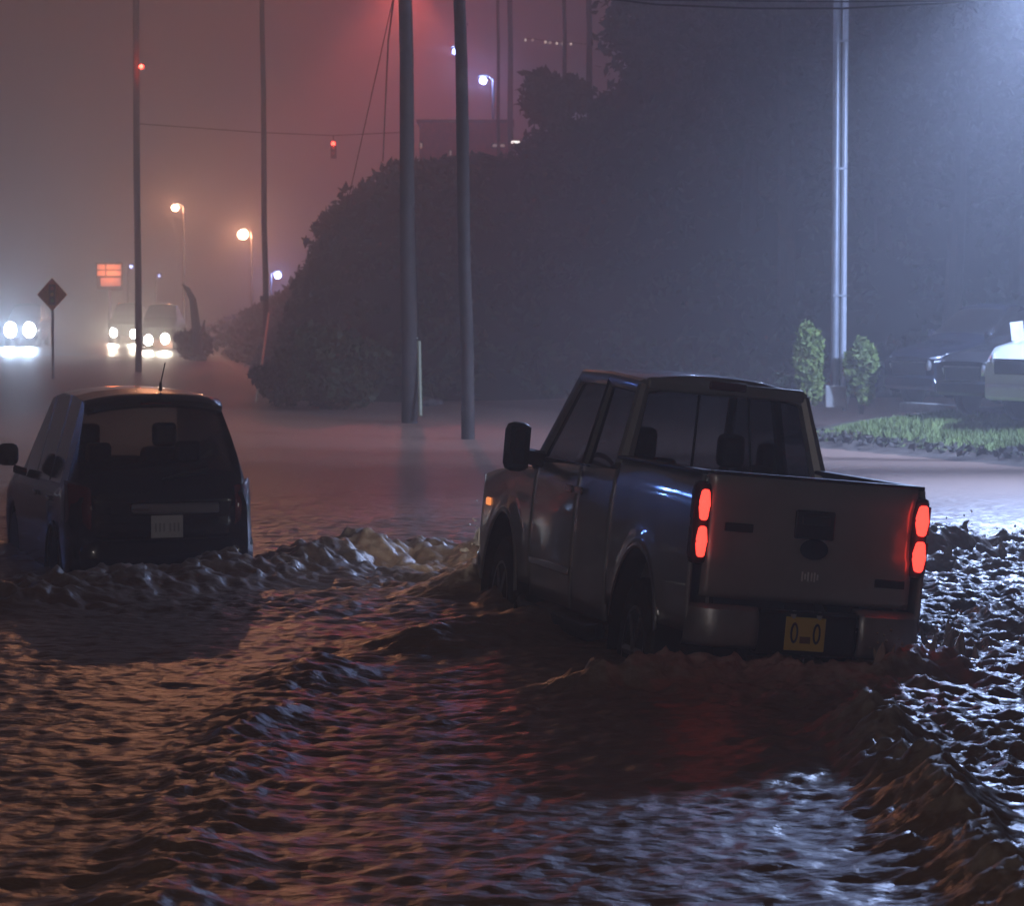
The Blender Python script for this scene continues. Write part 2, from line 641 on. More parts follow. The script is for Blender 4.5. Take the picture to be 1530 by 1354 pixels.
tag(o, 'raised wet asphalt car park behind the lawn', 'parking lot', kind='structure')
k_ = MB()
p0, p1 = vpt(-1.2, 2.9, LOTZ + .03), vpt(25.8, 2.9, LOTZ + .03)
k_.box((p0 + p1) / 2, ((p1 - p0).length, .12, .14), Matrix.Rotation(math.atan2(ed.y, ed.x), 3, 'Z'))
o = k_.build('kerb', mat('concrete', (.36, .35, .33), .7, 0, .2, 6, .3, 40), bevel=.015)
tag(o, 'pale concrete kerb along the edge of the car park', 'kerb', kind='structure')

# grass blades on the verge
N = 26000
s_ = rng.uniform(0, 9.5, N)
kk = 0.62 + 2.2 * rng.random(N) ** 0.8 + 0.18 * pn(s_ / .5, s_ * 0, 43)
keep = kk < 2.82
s_, kk = s_[keep], kk[keep]
zb = np.interp(kk, [-.6, 0, .5, .9, 1.5, 2.9], [-.5, -.02, .05, .13, .24, LOTZ - .01]) - .01
hgt = 0.05 + 0.06 * rng.random(len(s_))
ang = rng.random(len(s_)) * 2 * np.pi
bx = e1.x + ed.x * s_ + en.x * kk
by = e1.y + ed.y * s_ + en.y * kk
wd = 0.010
V = np.stack([np.stack([bx - wd * np.cos(ang), by - wd * np.sin(ang), zb], 1),
              np.stack([bx + wd * np.cos(ang), by + wd * np.sin(ang), zb], 1),
              np.stack([bx + .03 * np.sin(ang), by + .03 * np.cos(ang), zb + hgt], 1)], 1).reshape(-1, 3)
o = np_mesh('grass', V, np.arange(len(V)).reshape(-1, 3), mat('lawn_grass', (.16, .21, .05), .6, 0, .35, 4), smooth=False)
tag(o, 'short green lawn grass on the bank before the parked cars', 'grass', kind='stuff')
# washed-up debris along the edge
N = 900
s_ = rng.uniform(-.5, 9.5, N)
kk = 0.55 + 0.16 * rng.normal(size=N) + .16 * pn(s_ / .6, s_ * 0, 44)
P = np.stack([e1.x + ed.x * s_ + en.x * kk, e1.y + ed.y * s_ + en.y * kk, .09 + .09 * rng.random(N) * (pn(s_ / .4, s_ * 0, 45) + .6)], 1)
V, Fq = leaf_cloud(P, 0.055, rng)
o = np_mesh('washed_up_debris', V, Fq, mat('debris', (.05, .042, .032), .8, 0, .5, 9), smooth=False)
tag(o, 'dark line of washed-up leaves and twigs along the lawn edge', 'debris', kind='stuff')

# ------------------------------------------------------------------ haze
x0, x1, y0, y1, z0, z1 = -600, 600, -120, 1300, -1.6, 21
mb = MB().box(((x0 + x1) / 2, (y0 + y1) / 2, (z0 + z1) / 2), (x1 - x0, y1 - y0, z1 - z0))
M_HAZE = bpy.data.materials.new('rain_haze')
M_HAZE.use_nodes = True
t = M_HAZE.node_tree
t.nodes.clear()
out = t.nodes.new('ShaderNodeOutputMaterial')
pv = t.nodes.new('ShaderNodeVolumePrincipled')
pv.inputs['Color'].default_value = (0.86, 0.86, 0.88, 1)
pv.inputs['Density'].default_value = 0.0095
pv.inputs['Anisotropy'].default_value = 0.58
t.links.new(pv.outputs[0], out.inputs['Volume'])
o = mb.build('haze', M_HAZE, smooth=False)
tag(o, 'rain haze filling the night air over the street', 'haze', kind='stuff')

# ------------------------------------------------------------------ pickup truck
TS = (0.66, 0.70, 1.0)       # proportions of the truck in plan
truck = empty('pickup_truck', (1.475, 14.12, -0.414), 0, 'silver pickup truck with glowing red tail lights driving through the flood', 'pickup truck')
truck.rotation_euler = (0.0, 0.093, 0.287)


def tb(mb, name, m, parent=truck, **k):
    k.setdefault('sc3', TS)
    return mb.build(name, m, parent, **k)


def side_x(y, z):
    x = 0.985 - 0.055 * max(0, (z - 1.05) / .37) ** 2 - 0.05 * max(0, (.8 - z) / .35) ** 1.5
    for yc in (1.22, 4.92):
        r = math.hypot(y - yc, z - .42)
        x += 0.035 * math.exp(-((r - .56) / .07) ** 2)
    return x


def arch_low(y, sill):
    z = sill
    for yc in (1.22, 4.92):
        d = abs(y - yc)
        if d < .56:
            z = max(z, .42 + math.sqrt(.56 ** 2 - d * d))
    return z


def side_panel(name, ya, yb, sill, top, s, m, ny=26, nz=10):
    ys = [ya + (yb - ya) * i / ny for i in range(ny + 1)]
    for yc in (1.22, 4.92):
        for q in (-.56, .56):
            if ya < yc + q < yb:
                ys += [yc + q - .001, yc + q + .001]
    ys = sorted(ys)
    P = []
    for y in ys:
        lo, hi = arch_low(y, sill), top(y)
        P.append([(s * side_x(y, lo + (hi - lo) * k / nz), y, lo + (hi - lo) * k / nz) for k in range(nz + 1)])
    return tb(MB().grid(P), name, m, solid=.02, angle=60, fixn=False)


for s in (-1, 1):
    bs = side_panel('bed_side', 0.14, 2.03, 0.60, lambda y: 1.42, s, M_SILVER, 34)
    # wheel arch lip, rail cap, filler door
    lip = MB().tube([(s * 1.012, 1.22 + .56 * math.cos(a), .42 + .56 * math.sin(a)) for a in np.linspace(.25, math.pi - .25, 22)], .018, 6)
    tb(lip, 'wheel_arch_lip', M_CHROME, bs)
    tb(MB().box((s * .90, 1.09, 1.432), (.13, 1.88, .022)), 'rail_cap', M_BLACK, bs, bevel=.006)
    tb(MB().box((s * .80, 1.09, 1.0), (.03, 1.86, .80)), 'inner_wall', M_SILVER, bs)
    d2 = side_panel('rear_door', 2.055, 2.93, 0.50, lambda y: 1.36, s, M_SILVER, 14)
    d1 = side_panel('door', 2.955, 4.13, 0.50, lambda y: 1.35 - .03 * (y - 2.95), s, M_SILVER, 18)
    for dd, yy in ((d2, 2.83), (d1, 3.10)):
        tb(MB().box((s * 1.005, yy, 1.20), (.03, .19, .045)), 'door_handle', M_CHROME, dd, bevel=.01)
    tb(MB().box((s * .995, 3.5, .72), (.03, 1.1, .05)), 'side_moulding', M_CHROME, d1, bevel=.008)
    fd = side_panel('front_fender', 4.155, 5.72, 0.56, lambda y: 1.27 - .10 * max(0, (y - 4.3) / 1.4) ** 2, s, M_SILVER, 34)
    lip = MB().tube([(s * 1.012, 4.92 + .56 * math.cos(a), .42 + .56 * math.sin(a)) for a in np.linspace(.15, math.pi - .15, 22)], .018, 6)
    tb(lip, 'wheel_arch_lip', M_SILVER, fd)
    tb(MB().box((s * .99, 5.5, 1.00), (.03, .12, .05)), 'side_marker', lens_mat('amber_lens', (1, .30, .08), 1.1), fd, bevel=.01)
    # rocker step
    tb(MB().tube([(s * .99, 2.0, .45), (s * 1.03, 2.2, .42), (s * 1.03, 4.0, .42), (s * .99, 4.2, .45)], .05, 8), 'side_step', M_BLACK)
    # mirror
    mr_ = empty('mirror_mount', (0, 0, 0))
    bpy.data.objects.remove(mr_)
    mo = tb(MB().box((s * 1.24, 3.98, 1.40), (.24, .17, .30)), 'mirror', M_BLACK, bevel=.05)
    tb(MB().tube([(s * .95, 4.05, 1.33), (s * 1.14, 4.0, 1.35)], .05, 8), 'mirror_arm', M_BLACK, mo)
    tb(MB().box((s * 1.24, 3.893, 1.40), (.19, .006, .25)), 'mirror_glass', M_GLASS, mo)
    # wheel house
    for yc in (1.22, 4.92):
        mb = MB()
        arc = [(yc + .55 * math.cos(a), .42 + .55 * math.sin(a)) for a in np.linspace(-.1, math.pi + .1, 16)]
        mb.grid([[(s * 1.005, y, z), (s * .50, y, z)] for y, z in arc])
        tb(mb, 'wheel_house', M_BLACK, fixn=False)
        prof = [(.20, -.12), (.33, -.13), (.385, -.11), (.405, -.07), (.405, .07), (.385, .11), (.33, .13), (.20, .12)]
        wmb = MB().lathe(prof, (s * .86, yc, .405), 'x', 36)
        wo = tb(wmb, 'tyre', M_TYRE)
        rm = MB().lathe([(.05, s * .10), (.20, s * .095), (.235, s * .125), (.25, s * .125), (.25, -s * .05), (.05, -s * .05)], (s * .86, yc, .405), 'x', 30)
        tb(rm, 'rim', M_RIM, wo)
        for k in range(6):
            a = k * math.pi / 3
            tb(MB().tube([(s * .97, yc, .405), (s * .965, yc + .22 * math.cos(a), .405 + .22 * math.sin(a))], .028, 6), 'spoke', M_RIM, wo)

# bed, tailgate
tb(MB().box((0, 1.09, .70), (1.66, 1.88, .05)), 'bed_floor', M_SILVER)
tb(MB().box((0, 2.0, 1.02), (1.62, .04, .72)), 'bulkhead', M_SILVER)
P = []
zs = [.79, .82, .86, .95, 1.04, 1.06, 1.10, 1.26, 1.30, 1.34, 1.385, 1.405, 1.425, 1.43]
ysn = [.115, .10, .098, .095, .095, .108, .112, .112, .108, .092, .088, .090, .10, .15]
for z, y in zip(zs, ysn):
    row = []
    for i in range(25):
        x = -.89 + 1.78 * i / 24
        e = max(0, abs(x) - .80) / .09
        inset = .010 * (1 if (abs(x) < .66 and .9 < z < 1.28) else 0)
        row.append((x, y + .02 * e * e + inset, z))
    P.append(row)
tg = tb(MB().grid(P), 'tailgate', M_SILVER, solid=.05, angle=30, fixn=False)
tb(MB().box((0, .12, 1.437), (1.74, .10, .016)), 'tailgate_cap', M_BLACK, tg, bevel=.005)
mb = MB().box((0.02, .098, 1.20), (.34, .03, .15))
hd = tb(mb, 'tailgate_handle', M_BLACK, tg, bevel=.03)
tb(MB().box((0.02, .078, 1.225), (.24, .02, .05)), 'handle_lever', mat('dark_trim', (.03, .03, .032), .3), hd, bevel=.008)
ov = MB()
ov.lathe([(.115, 0), (.12, .012), (.09, .018)], (0, 0, 0), 'y', 24)
ov.v = [(p[0] + .02, .083 - p[1], p[2] * .45 + 1.075) for p in ov.v]
tb(ov, 'emblem', mat('emblem_blue', (.02, .03, .06), .25, .4), tg)
tb(MB().box((-.62, .088, 1.16), (.24, .014, .045)), 'badge', M_BLACK, tg, bevel=.006)
tb(MB().box((.70, .088, .92), (.26, .014, .045)), 'badge', M_BLACK, tg, bevel=.006)
st = MB()
for i, (dx, hh) in enumerate([(-.07, .05), (-.045, .03), (-.02, .05), (.01, .045), (.035, .05), (.06, .03)]):
    st.box((.02 + dx, .092, .93), (.014, .004, hh))
tb(st, 'sticker', mat('sticker_white', (.75, .75, .76), .5), tg)
# tail lights: upper and lower red lens in a dark housing, wrapping the corner
M_TAIL = lens_mat('tail_lens', (1, .045, .03), 3.2)
M_TAILH = mat('tail_housing', (.10, .008, .008), .25, coat=.5)
for s in (-1, 1):
    hs = tb(MB().box((s * .93, .145, 1.17), (.135, .13, .43)), 'tail_light', M_TAILH, bevel=.03)
    for zc in (1.265, 1.075):
        m2 = MB()
        rows = []
        for i in range(9):
            a = -1 + 2 * i / 8
            hh = .068 * math.sqrt(max(0, 1 - abs(a) ** 4)) + .012
            rows.append([(s * (.925 + a * .046), .072 + .012 * a * a, zc - hh), (s * (.925 + a * .046), .060 + .012 * a * a, zc), (s * (.925 + a * .046), .072 + .012 * a * a, zc + hh)])
        m2.grid(rows)
        tb(m2, 'lens', M_TAIL, hs, solid=.01, fixn=False)
        tb(MB().box((s * 1.0, .13, zc), (.012, .075, .15)), 'side_lens', M_TAILH, hs, bevel=.005)
    point_light('tail_glow', (s * .925 * TS[0], -.10, 1.14), 0.09, (1, .05, .03), .06, truck)
# bumper: steel halves with a dark recess for the plate
for s in (-1, 1):
    mb = MB()
    P = []
    for i in range(9):
        x = .42 + .56 * i / 8
        yo = .16 * max(0, (x - .72) / .26) ** 2
        P.append([(s * x, .03 + yo, .54), (s * x, .0 + yo, .57), (s * x, -.01 + yo, .66), (s * x, .005 + yo, .735), (s * x, .05 + yo, .755), (s * x, .14 + yo * .3, .757)])
    mb.grid(P)
    tb(mb, 'bumper', M_BUMPER, solid=.02, fixn=False)
rc = tb(MB().box((0, .08, .63), (.86, .12, .22)), 'bumper_recess', M_BLACK, bevel=.02)
tb(MB().box((0, .05, .745), (.84, .13, .014)), 'bumper_step', M_BLACK, rc)
pl = tb(MB().box((-.02, .008, .635), (.34, .012, .175)), 'license_plate', mat('yellow_plate', (.75, .52, .10), .45, var=.06), rc, bevel=.006)
for dx in (-.095, .095):
    ring = MB().tube([(-.02 + dx + .026 * math.cos(a), -.002, .64 + .048 * math.sin(a)) for a in np.linspace(0, 2 * math.pi, 13)], .008, 5)
    tb(ring, 'plate_mark', M_BLACK, pl)
tb(MB().box((-.02, -.001, .605), (.09, .004, .035)), 'plate_mark', mat('plate_ink', (.20, .10, .02), .5), pl)
for s in (-.13, .09):
    tb(MB().lathe([(.022, 0), (.022, .012), (.014, .02)], (s, .0, .735), 'y', 10), 'plate_lamp', mat('lamp_glass', (.5, .5, .48), .3), rc)
tb(MB().box((0, .05, .47), (.10, .22, .10)), 'tow_hitch', M_BLACK, bevel=.01)
tb(MB().tube([(.0 - .8, 1.22, .40), (.8, 1.22, .40)], [.06, .06], 10), 'rear_axle', M_BLACK)
tb(MB().tube([(-.25, 1.22, .40), (-.1, 1.22, .40), (.1, 1.22, .40), (.25, 1.22, .40)], [.06, .15, .15, .06], 12), 'differential', M_BLACK)
for s in (-.45, .45):
    tb(MB().box((s, 2.8, .52), (.09, 5.2, .14)), 'frame_rail', M_BLACK)
tb(MB().tube([(.62, .25, .46), (.62, .9, .48), (.5, 1.8, .46)], .035, 10), 'exhaust', M_STEEL)

# cab
tb(MB().box((0, 2.06, 1.0), (1.80, .05, .78)), 'cab_back', M_SILVER)
tb(MB().box((0, 3.1, .52), (1.80, 2.2, .06)), 'cab_floor', M_BLACK)
tb(MB().box((0, 4.3, 1.12), (1.74, .4, .26)), 'dashboard', M_BLACK, bevel=.05)
sw_ = tb(MB().tube([(-.42 + .19 * math.cos(a), 3.98 + .07 * math.sin(a), 1.22 + .17 * math.sin(a)) for a in np.linspace(0, 2 * math.pi, 21)], .018, 6), 'steering_wheel', M_BLACK)
for s in (-1, 1):
    sb = tb(MB().box((s * .42, 3.05, 1.02), (.52, .20, .72), Matrix.Rotation(.18, 3, 'X')), 'seat', M_SEAT, bevel=.06)
    tb(MB().box((s * .42, 2.93, 1.50), (.27, .12, .20)), 'headrest', M_SEAT, sb, bevel=.05)
    tb(MB().box((s * .42, 3.35, .68), (.54, .6, .16)), 'seat_cushion', M_SEAT, sb, bevel=.05)
rb = tb(MB().box((0, 2.32, .98), (1.5, .16, .62)), 'rear_bench', M_SEAT, bevel=.06)
for s in (-.45, .45):
    tb(MB().box((s, 2.30, 1.36), (.25, .10, .16)), 'headrest', M_SEAT, rb, bevel=.04)
CB, CT = (.905, 2.05, 1.37), (.735, 2.17, 1.835)
DB, DT = (.935, 2.90, 1.35), (.765, 2.87, 1.86)
AB, AT = (.925, 4.30, 1.27), (.735, 3.72, 1.86)


def m3(p, s):
    return Vector((p[0] * s, p[1], p[2]))


for s in (-1, 1):
    tb(MB().tube([m3(CB, s), m3(CT, s)], [.075, .055], 8), 'rear_pillar', M_SILVER)
    tb(MB().tube([m3(DB, s), m3(DT, s)], [.05, .045], 8), 'door_pillar', M_BLACK)
    tb(MB().tube([m3(AB, s), m3(AT, s)], [.05, .045], 8), 'windshield_pillar', M_SILVER)
    tb(MB().tube([m3(CT, s), m3(DT, s), m3(AT, s)], .045, 8), 'roof_rail', M_SILVER)
    for q, nm in (((CB, CT, DT, DB), 'rear_side_window'), ((DB, DT, AT, AB), 'door_window')):
        tb(MB().add([m3(p, s) for p in q], [(0, 1, 2, 3)]), nm, M_GLASS, fixn=False)
    tb(MB().box((s * .93, 3.5, 1.335), (.04, 1.5, .03)), 'window_sill', M_BLACK)
tb(MB().add([m3(AB, -1), m3(AT, -1), m3(AT, 1), m3(AB, 1)], [(0, 1, 2, 3)]), 'windshield', M_GLASSCLEAR, fixn=False)
# roof: crowned shell
P = []
for i in range(17):
    t_ = i / 16
    y = 2.12 + 1.62 * t_
    dz = -.045 * max(0, (2.22 - y) / .10) ** 2 - .022 * max(0, (2.85 - y) / .7) ** 2 - .05 * max(0, (y - 3.5) / .24) ** 2
    row = []
    for k in range(21):
        u = -1 + 2 * k / 20
        row.append((u * .765, y, 1.875 + dz + .065 * (1 - abs(u) ** 2.6)))
    P.append(row)
tb(MB().grid(P), 'roof', M_SILVER, solid=.03, fixn=False, angle=60)
# rear header, window panes with sliding middle
bl = MB().box((0, 2.14, 1.855), (1.46, .07, .075))
tb(bl, 'rear_header', M_SILVER, bevel=.02)
tb(MB().box((0, 2.095, 1.875), (.34, .03, .05)), 'brake_light', M_TAILH, bevel=.01)


def rw(u, v):
    a = Vector((-.86, 2.075, 1.375)).lerp(Vector((.86, 2.075, 1.375)), u)
    b2 = Vector((-.705, 2.165, 1.825)).lerp(Vector((.705, 2.165, 1.825)), u)
    return a.lerp(b2, v)


for ua, ub, g_ in ((.0, .335, M_GLASS), (.345, .655, M_GLASS), (.665, 1, M_GLASS)):
    tb(MB().add([rw(ua, 0), rw(ub, 0), rw(ub, 1), rw(ua, 1)], [(0, 1, 2, 3)]), 'rear_window_pane', g_, fixn=False)
for u in (.34, .66):
    tb(MB().tube([rw(u, 0), rw(u, 1)], .014, 6), 'window_bar', M_BLACK)
# hood and front
P = []
for i in range(15):
    y = 4.28 + 1.46 * i / 14
    z = 1.27 - .11 * max(0, (y - 4.3) / 1.44) ** 2
    P.append([(u * .93, y, z + .05 * (1 - abs(u) ** 3) + (.03 if .25 < abs(u) < .6 else 0)) for u in np.linspace(-1, 1, 17)])
tb(MB().grid(P), 'hood', M_SILVER, solid=.02, fixn=False, angle=50)
tb(MB().box((0, 5.74, .92), (1.15, .08, .36)), 'grille', M_CHROME, bevel=.03)
tb(MB().box((0, 5.78, .58), (1.94, .22, .24)), 'front_bumper', M_CHROME, bevel=.06)
for s in (-1, 1):
    hl = tb(MB().box((s * .80, 5.72, .95), (.32, .12, .34)), 'headlight', lens_mat('truck_headlamp', (1, .95, .85), 6), bevel=.04)
    point_light('headlight_beam', (s * .80 * TS[0], 5.86 * TS[1], .95), 40, (1, .93, .82), .06, truck, spot=R(50), aim=(s * .8 * TS[0], 20, .2))

# ------------------------------------------------------------------ lofted cars
def loft_car(root, spec, paint, scl, glass=M_GLASS, wheels=True, front_lamps=None, rear=True):
    """spec: L, W(half), belt(y), top(y), zb, axles, pillars; y=0 at the tail, forward +y"""
    L, Wd = spec['L'], spec['W']
    ra = spec['arch']
    ys = set(np.round(np.linspace(0, L, 41), 3))
    for yc in spec['axles']:
        ys |= set(np.round(yc + ra * np.sin(np.linspace(-math.pi / 2, math.pi / 2, 15)), 3))
    ys |= set(spec['cuts'])
    ys = sorted(ys)
    win = spec['windows']            # list of (y0,y1,kind)

    def section(y):
        e0 = max(0, 1 - y / .30)
        e1_ = max(0, 1 - (L - y) / .55)
        wv = Wd * (1 - .10 * e0 ** 2 - .20 * e1_ ** 2)
        zb = spec['zb'] + .12 * e0 ** 2 + .10 * e1_ ** 2
        inarch = False
        for yc in spec['axles']:
            d = abs(y - yc)
            if d < ra:
                zb = max(zb, spec['wr'] + math.sqrt(ra * ra - d * d))
        be, tp = spec['belt'](y), spec['top'](y)
        tp = max(tp, be + .012)
        gh = tp - be
        z1 = max(zb + .03, .40)
        z2 = max(z1 + .03, .66)
        z3 = max(z2 + .02, be - .07)
        x5 = wv * .93 - gh * .36 if gh > .05 else wv * .90
        cr = .05 if gh > .05 else .03
        return [(wv * .90, y, zb), (wv * .985, y, z1), (wv, y, z2), (wv * .985, y, z3), (wv * .945, y, max(be, z3 + .01)), (x5, y, max(tp, z3 + .02)),
                (x5 * .72, y, max(tp, z3 + .02) + cr * .6), (x5 * .35, y, max(tp, z3 + .02) + cr * .9), (0, y, max(tp, z3 + .02) + cr)]

    S = [section(y) for y in ys]
    body, panes = MB(), {}
    nj = len(S[0])
    for i in range(len(ys) - 1):
        ym = (ys[i] + ys[i + 1]) / 2
        for j in range(nj - 1):
            for s in (1, -1):
                q = [S[i][j], S[i][j + 1], S[i + 1][j + 1], S[i + 1][j]]
                q = [(p[0] * s, p[1], p[2]) for p in q]
                if s < 0:
                    q = q[::-1]
                kind = None
                for k, (a, b_, kd) in enumerate(win):
                    if a <= ym <= b_:
                        if kd == 'side' and j == 4:
                            kind = (k, s, 'side_window')
                        if kd == 'rear' and j >= 5:
                            kind = (k, 0, 'rear_window')
                        if kd == 'front' and j >= 5:
                            kind = (k, 0, 'windshield')
                tgt = panes.setdefault(kind, MB()) if kind else body
                tgt.add(q, [(0, 1, 2, 3)])
    for i in (0, len(ys) - 1):
        ring = [S[i][j] for j in range(nj)] + [(-p[0], p[1], p[2]) for p in S[i][::-1][1:]]
        body.add(ring, [tuple(range(len(ring)))])

    def weld(o, dist=.0015):
        b_ = bmesh.new()
        b_.from_mesh(o.data)
        bmesh.ops.remove_doubles(b_, verts=b_.verts, dist=dist)
        b_.to_mesh(o.data)
        b_.free()
        o.data.set_sharp_from_angle(angle=R(40))
    o = body.build('body', paint, root, sc3=scl, fixn=False)
    weld(o)
    for (k, s, nm), pm in panes.items():
        p = pm.build(nm, M_GLASSCLEAR if nm == 'windshield' else glass, root, sc3=scl, fixn=False)
        weld(p)
    # floor pan, seats, dash
    MB().box((0, L / 2, spec['zb'] + .12), (Wd * 1.7, L * .86, .05)).build('floor_pan', M_BLACK, root, sc3=scl)
    if wheels:
        for yc in spec['axles']:
            for s in (-1, 1):
                r0 = spec['wr']
                wt = MB().lathe([(r0 * .6, -.10), (r0 * .95, -.10), (r0, -.06), (r0, .06), (r0 * .95, .10), (r0 * .6, .10)], (s * (Wd - .12), yc, r0), 'x', 26).build('tyre', M_TYRE, root, sc3=scl)
                MB().lathe([(.04, s * .07), (r0 * .52, s * .075), (r0 * .62, s * .10), (r0 * .62, -s * .02), (.04, -s * .02)], (s * (Wd - .12), yc, r0), 'x', 22).build('rim', M_RIM, wt, sc3=scl)
                mb = MB()
                arc = [(yc + ra * .98 * math.cos(a), r0 + ra * .98 * math.sin(a)) for a in np.linspace(0, math.pi, 14)]
                mb.grid([[(s * Wd * .97, y, z), (s * Wd * .55, y, z)] for y, z in arc])
                mb.build('wheel_house', M_BLACK, root, sc3=scl, fixn=False)
    return section


def P_(pts):
    xs, zs_ = zip(*pts)
    return lambda y: float(np.interp(y, xs, zs_))


# dark SUV stalled at the left
SS = (0.72, 0.72, 1.0)
g = ground(262, 846)
suv = empty('stalled_suv', (-2.42, 19.0, -0.41), R(18.5), 'dark blue SUV with a roof antenna sitting wheel-deep in the flood', 'car')
spec = dict(L=4.65, W=.925, zb=.26, axles=(.95, 3.68), arch=.40, wr=.35,
            belt=P_([(0, .98), (.3, 1.06), (2.0, 1.03), (3.3, 1.0), (3.75, 1.0), (4.4, .86), (4.65, .70)]),
            top=P_([(0, .98), (.05, 1.05), (.10, 1.09), (.50, 1.585), (.60, 1.62), (1.2, 1.655), (2.0, 1.655), (2.55, 1.61), (3.35, 1.05), (3.45, 1.0), (4.65, .6)]),
            cuts=(.05, .10, .13, .47, .60, .75, 1.35, 1.45, 2.25, 2.35, 2.62, 3.05, 3.30),
            windows=[(.13, .47, 'rear'), (.75, 1.35, 'side'), (1.45, 2.25, 'side'), (2.35, 3.05, 'side'), (2.62, 3.30, 'front')])
sect = loft_car(suv, spec, M_DARKBLUE, SS, glass=glass_mat('suv_glass', (.22, .22, .21)))


def sbd(mb, name, m, parent=suv, **k):
    k.setdefault('sc3', SS)
    return mb.build(name, m, parent, **k)


# rear details
P = []
for i, (y, z) in enumerate([(.62, 1.675), (.50, 1.675), (.40, 1.655), (.34, 1.635), (.345, 1.615), (.44, 1.60)]):
    P.append([(u * .66, y + .05 * abs(u) ** 3, z - .05 * abs(u) ** 2.5) for u in np.linspace(-1, 1, 13)])
sp_ = sbd(MB().grid(P), 'spoiler', M_DARKBLUE, solid=.015, fixn=False)
sbd(MB().box((0, .335, 1.622), (.30, .02, .018)), 'brake_light', M_TAILH, sp_)
P = []
for z, y in [(.34, .10), (.36, .0), (.40, -.05), (.52, -.075), (.62, -.07), (.66, -.05), (.68, .0), (.685, .06)]:
    P.append([(u * .90, y + .16 * max(0, (abs(u) - .72) / .28) ** 2, z) for u in np.linspace(-1, 1, 21)])
bm_ = sbd(MB().grid(P), 'rear_bumper', M_DARKBLUE, solid=.02, fixn=False)
sbd(MB().box((.0, -.055, .42), (1.2, .03, .10)), 'bumper_guard', M_BLACK, bm_, bevel=.02)
hp = []
for z, y in [(.69, -.03), (.72, -.045), (.80, -.04), (.88, -.035), (.93, -.055), (.97, -.05), (1.05, .0), (1.08, .06)]:
    hp.append([(u * .72, y + .05 * abs(u) ** 3, z) for u in np.linspace(-1, 1, 17)])
ht = sbd(MB().grid(hp), 'hatch', M_DARKBLUE, solid=.02, fixn=False)
sbd(MB().box((.10, -.075, .90), (.86, .04, .075)), 'chrome_strip', mat('dull_chrome', (.34, .34, .36), .3, .8, .1), ht, bevel=.015)
sbd(MB().box((-.24, -.098, .895), (.16, .008, .02)), 'badge', M_CHROME, ht)
pt = sbd(MB().box((.02, -.066, .775), (.315, .012, .158)), 'license_plate', mat('white_plate', (.62, .62, .64), .45, 0, .08, 12), ht, bevel=.006)
for i, dx in enumerate((-.11, -.07, -.03, .03, .07, .11)):
    sbd(MB().box((.02 + dx, -.073, .77), (.018, .004, .06)), 'plate_mark', mat('plate_grey', (.36, .36, .40), .5), pt)
sbd(MB().tube([(0, .02, 1.10), (.25, .06, 1.14), (.45, .075, 1.16)], .010, 6), 'rear_wiper', M_BLACK, ht)
for s in (-1, 1):
    tl = []
    for z, yy in [(.74, .03), (.80, -.02), (.92, -.03), (1.03, .01), (1.06, .06)]:
        tl.append([(s * (.70 + .19 * u), yy + .20 * u * u, z + .03 * u) for u in np.linspace(0, 1.08, 8)])
    sbd(MB().grid(tl), 'tail_light', mat('dark_red_lens', (.16, .006, .008), .12, coat=1), solid=.01, fixn=False)
    mo = sbd(MB().box((s * 1.07, 2.92, 1.17), (.22, .13, .17)), 'mirror', M_DARKBLUE, bevel=.045)
    sbd(MB().tube([(s * .88, 2.98, 1.03), (s * 1.0, 2.94, 1.06)], .035, 6), 'mirror_arm', M_BLACK, mo)
    sbd(MB().box((s * .935, 2.0, .93), (.03, .16, .035)), 'door_handle', M_CHROME, bevel=.008)
    sbd(MB().box((s * .935, 1.15, .93), (.03, .16, .035)), 'door_handle', M_CHROME, bevel=.008)
    sbd(MB().box((s * .90, .30, .60), (.012, .12, .05)), 'side_marker', lens_mat('suv_marker', (1, .32, .08), .6))
    lip = MB().tube([(s * .928, .95 + .41 * math.cos(a), .35 + .41 * math.sin(a)) for a in np.linspace(.1, math.pi - .1, 18)], .014, 6)
    sbd(lip, 'wheel_arch_lip', M_BLACK)
    st_ = sbd(MB().box((s * .40, 2.05, .92), (.48, .18, .66), Matrix.Rotation(.16, 3, 'X')), 'seat', M_SEAT, bevel=.05)
    sbd(MB().box((s * .40, 1.94, 1.34), (.26, .10, .18)), 'headrest', M_SEAT, st_, bevel=.04)
rb = sbd(MB().box((0, 1.05, .90), (1.36, .16, .56)), 'rear_bench', M_SEAT, bevel=.05)
for s in (-.45, .45):
    sbd(MB().box((s, 1.02, 1.25), (.26, .09, .15)), 'headrest', M_SEAT, rb, bevel=.04)
sbd(MB().box((0, 3.1, .93), (1.5, .4, .2)), 'dashboard', M_BLACK, bevel=.05)
ab = sbd(MB().tube([(.12, .72, 1.70), (.12, .70, 1.76)], [.022, .012], 8), 'antenna_base', M_BLACK)
sbd(MB().tube([(.12, .70, 1.75), (.13, .52, 1.90)], .006, 5), 'antenna_rod', M_BLACK, ab)

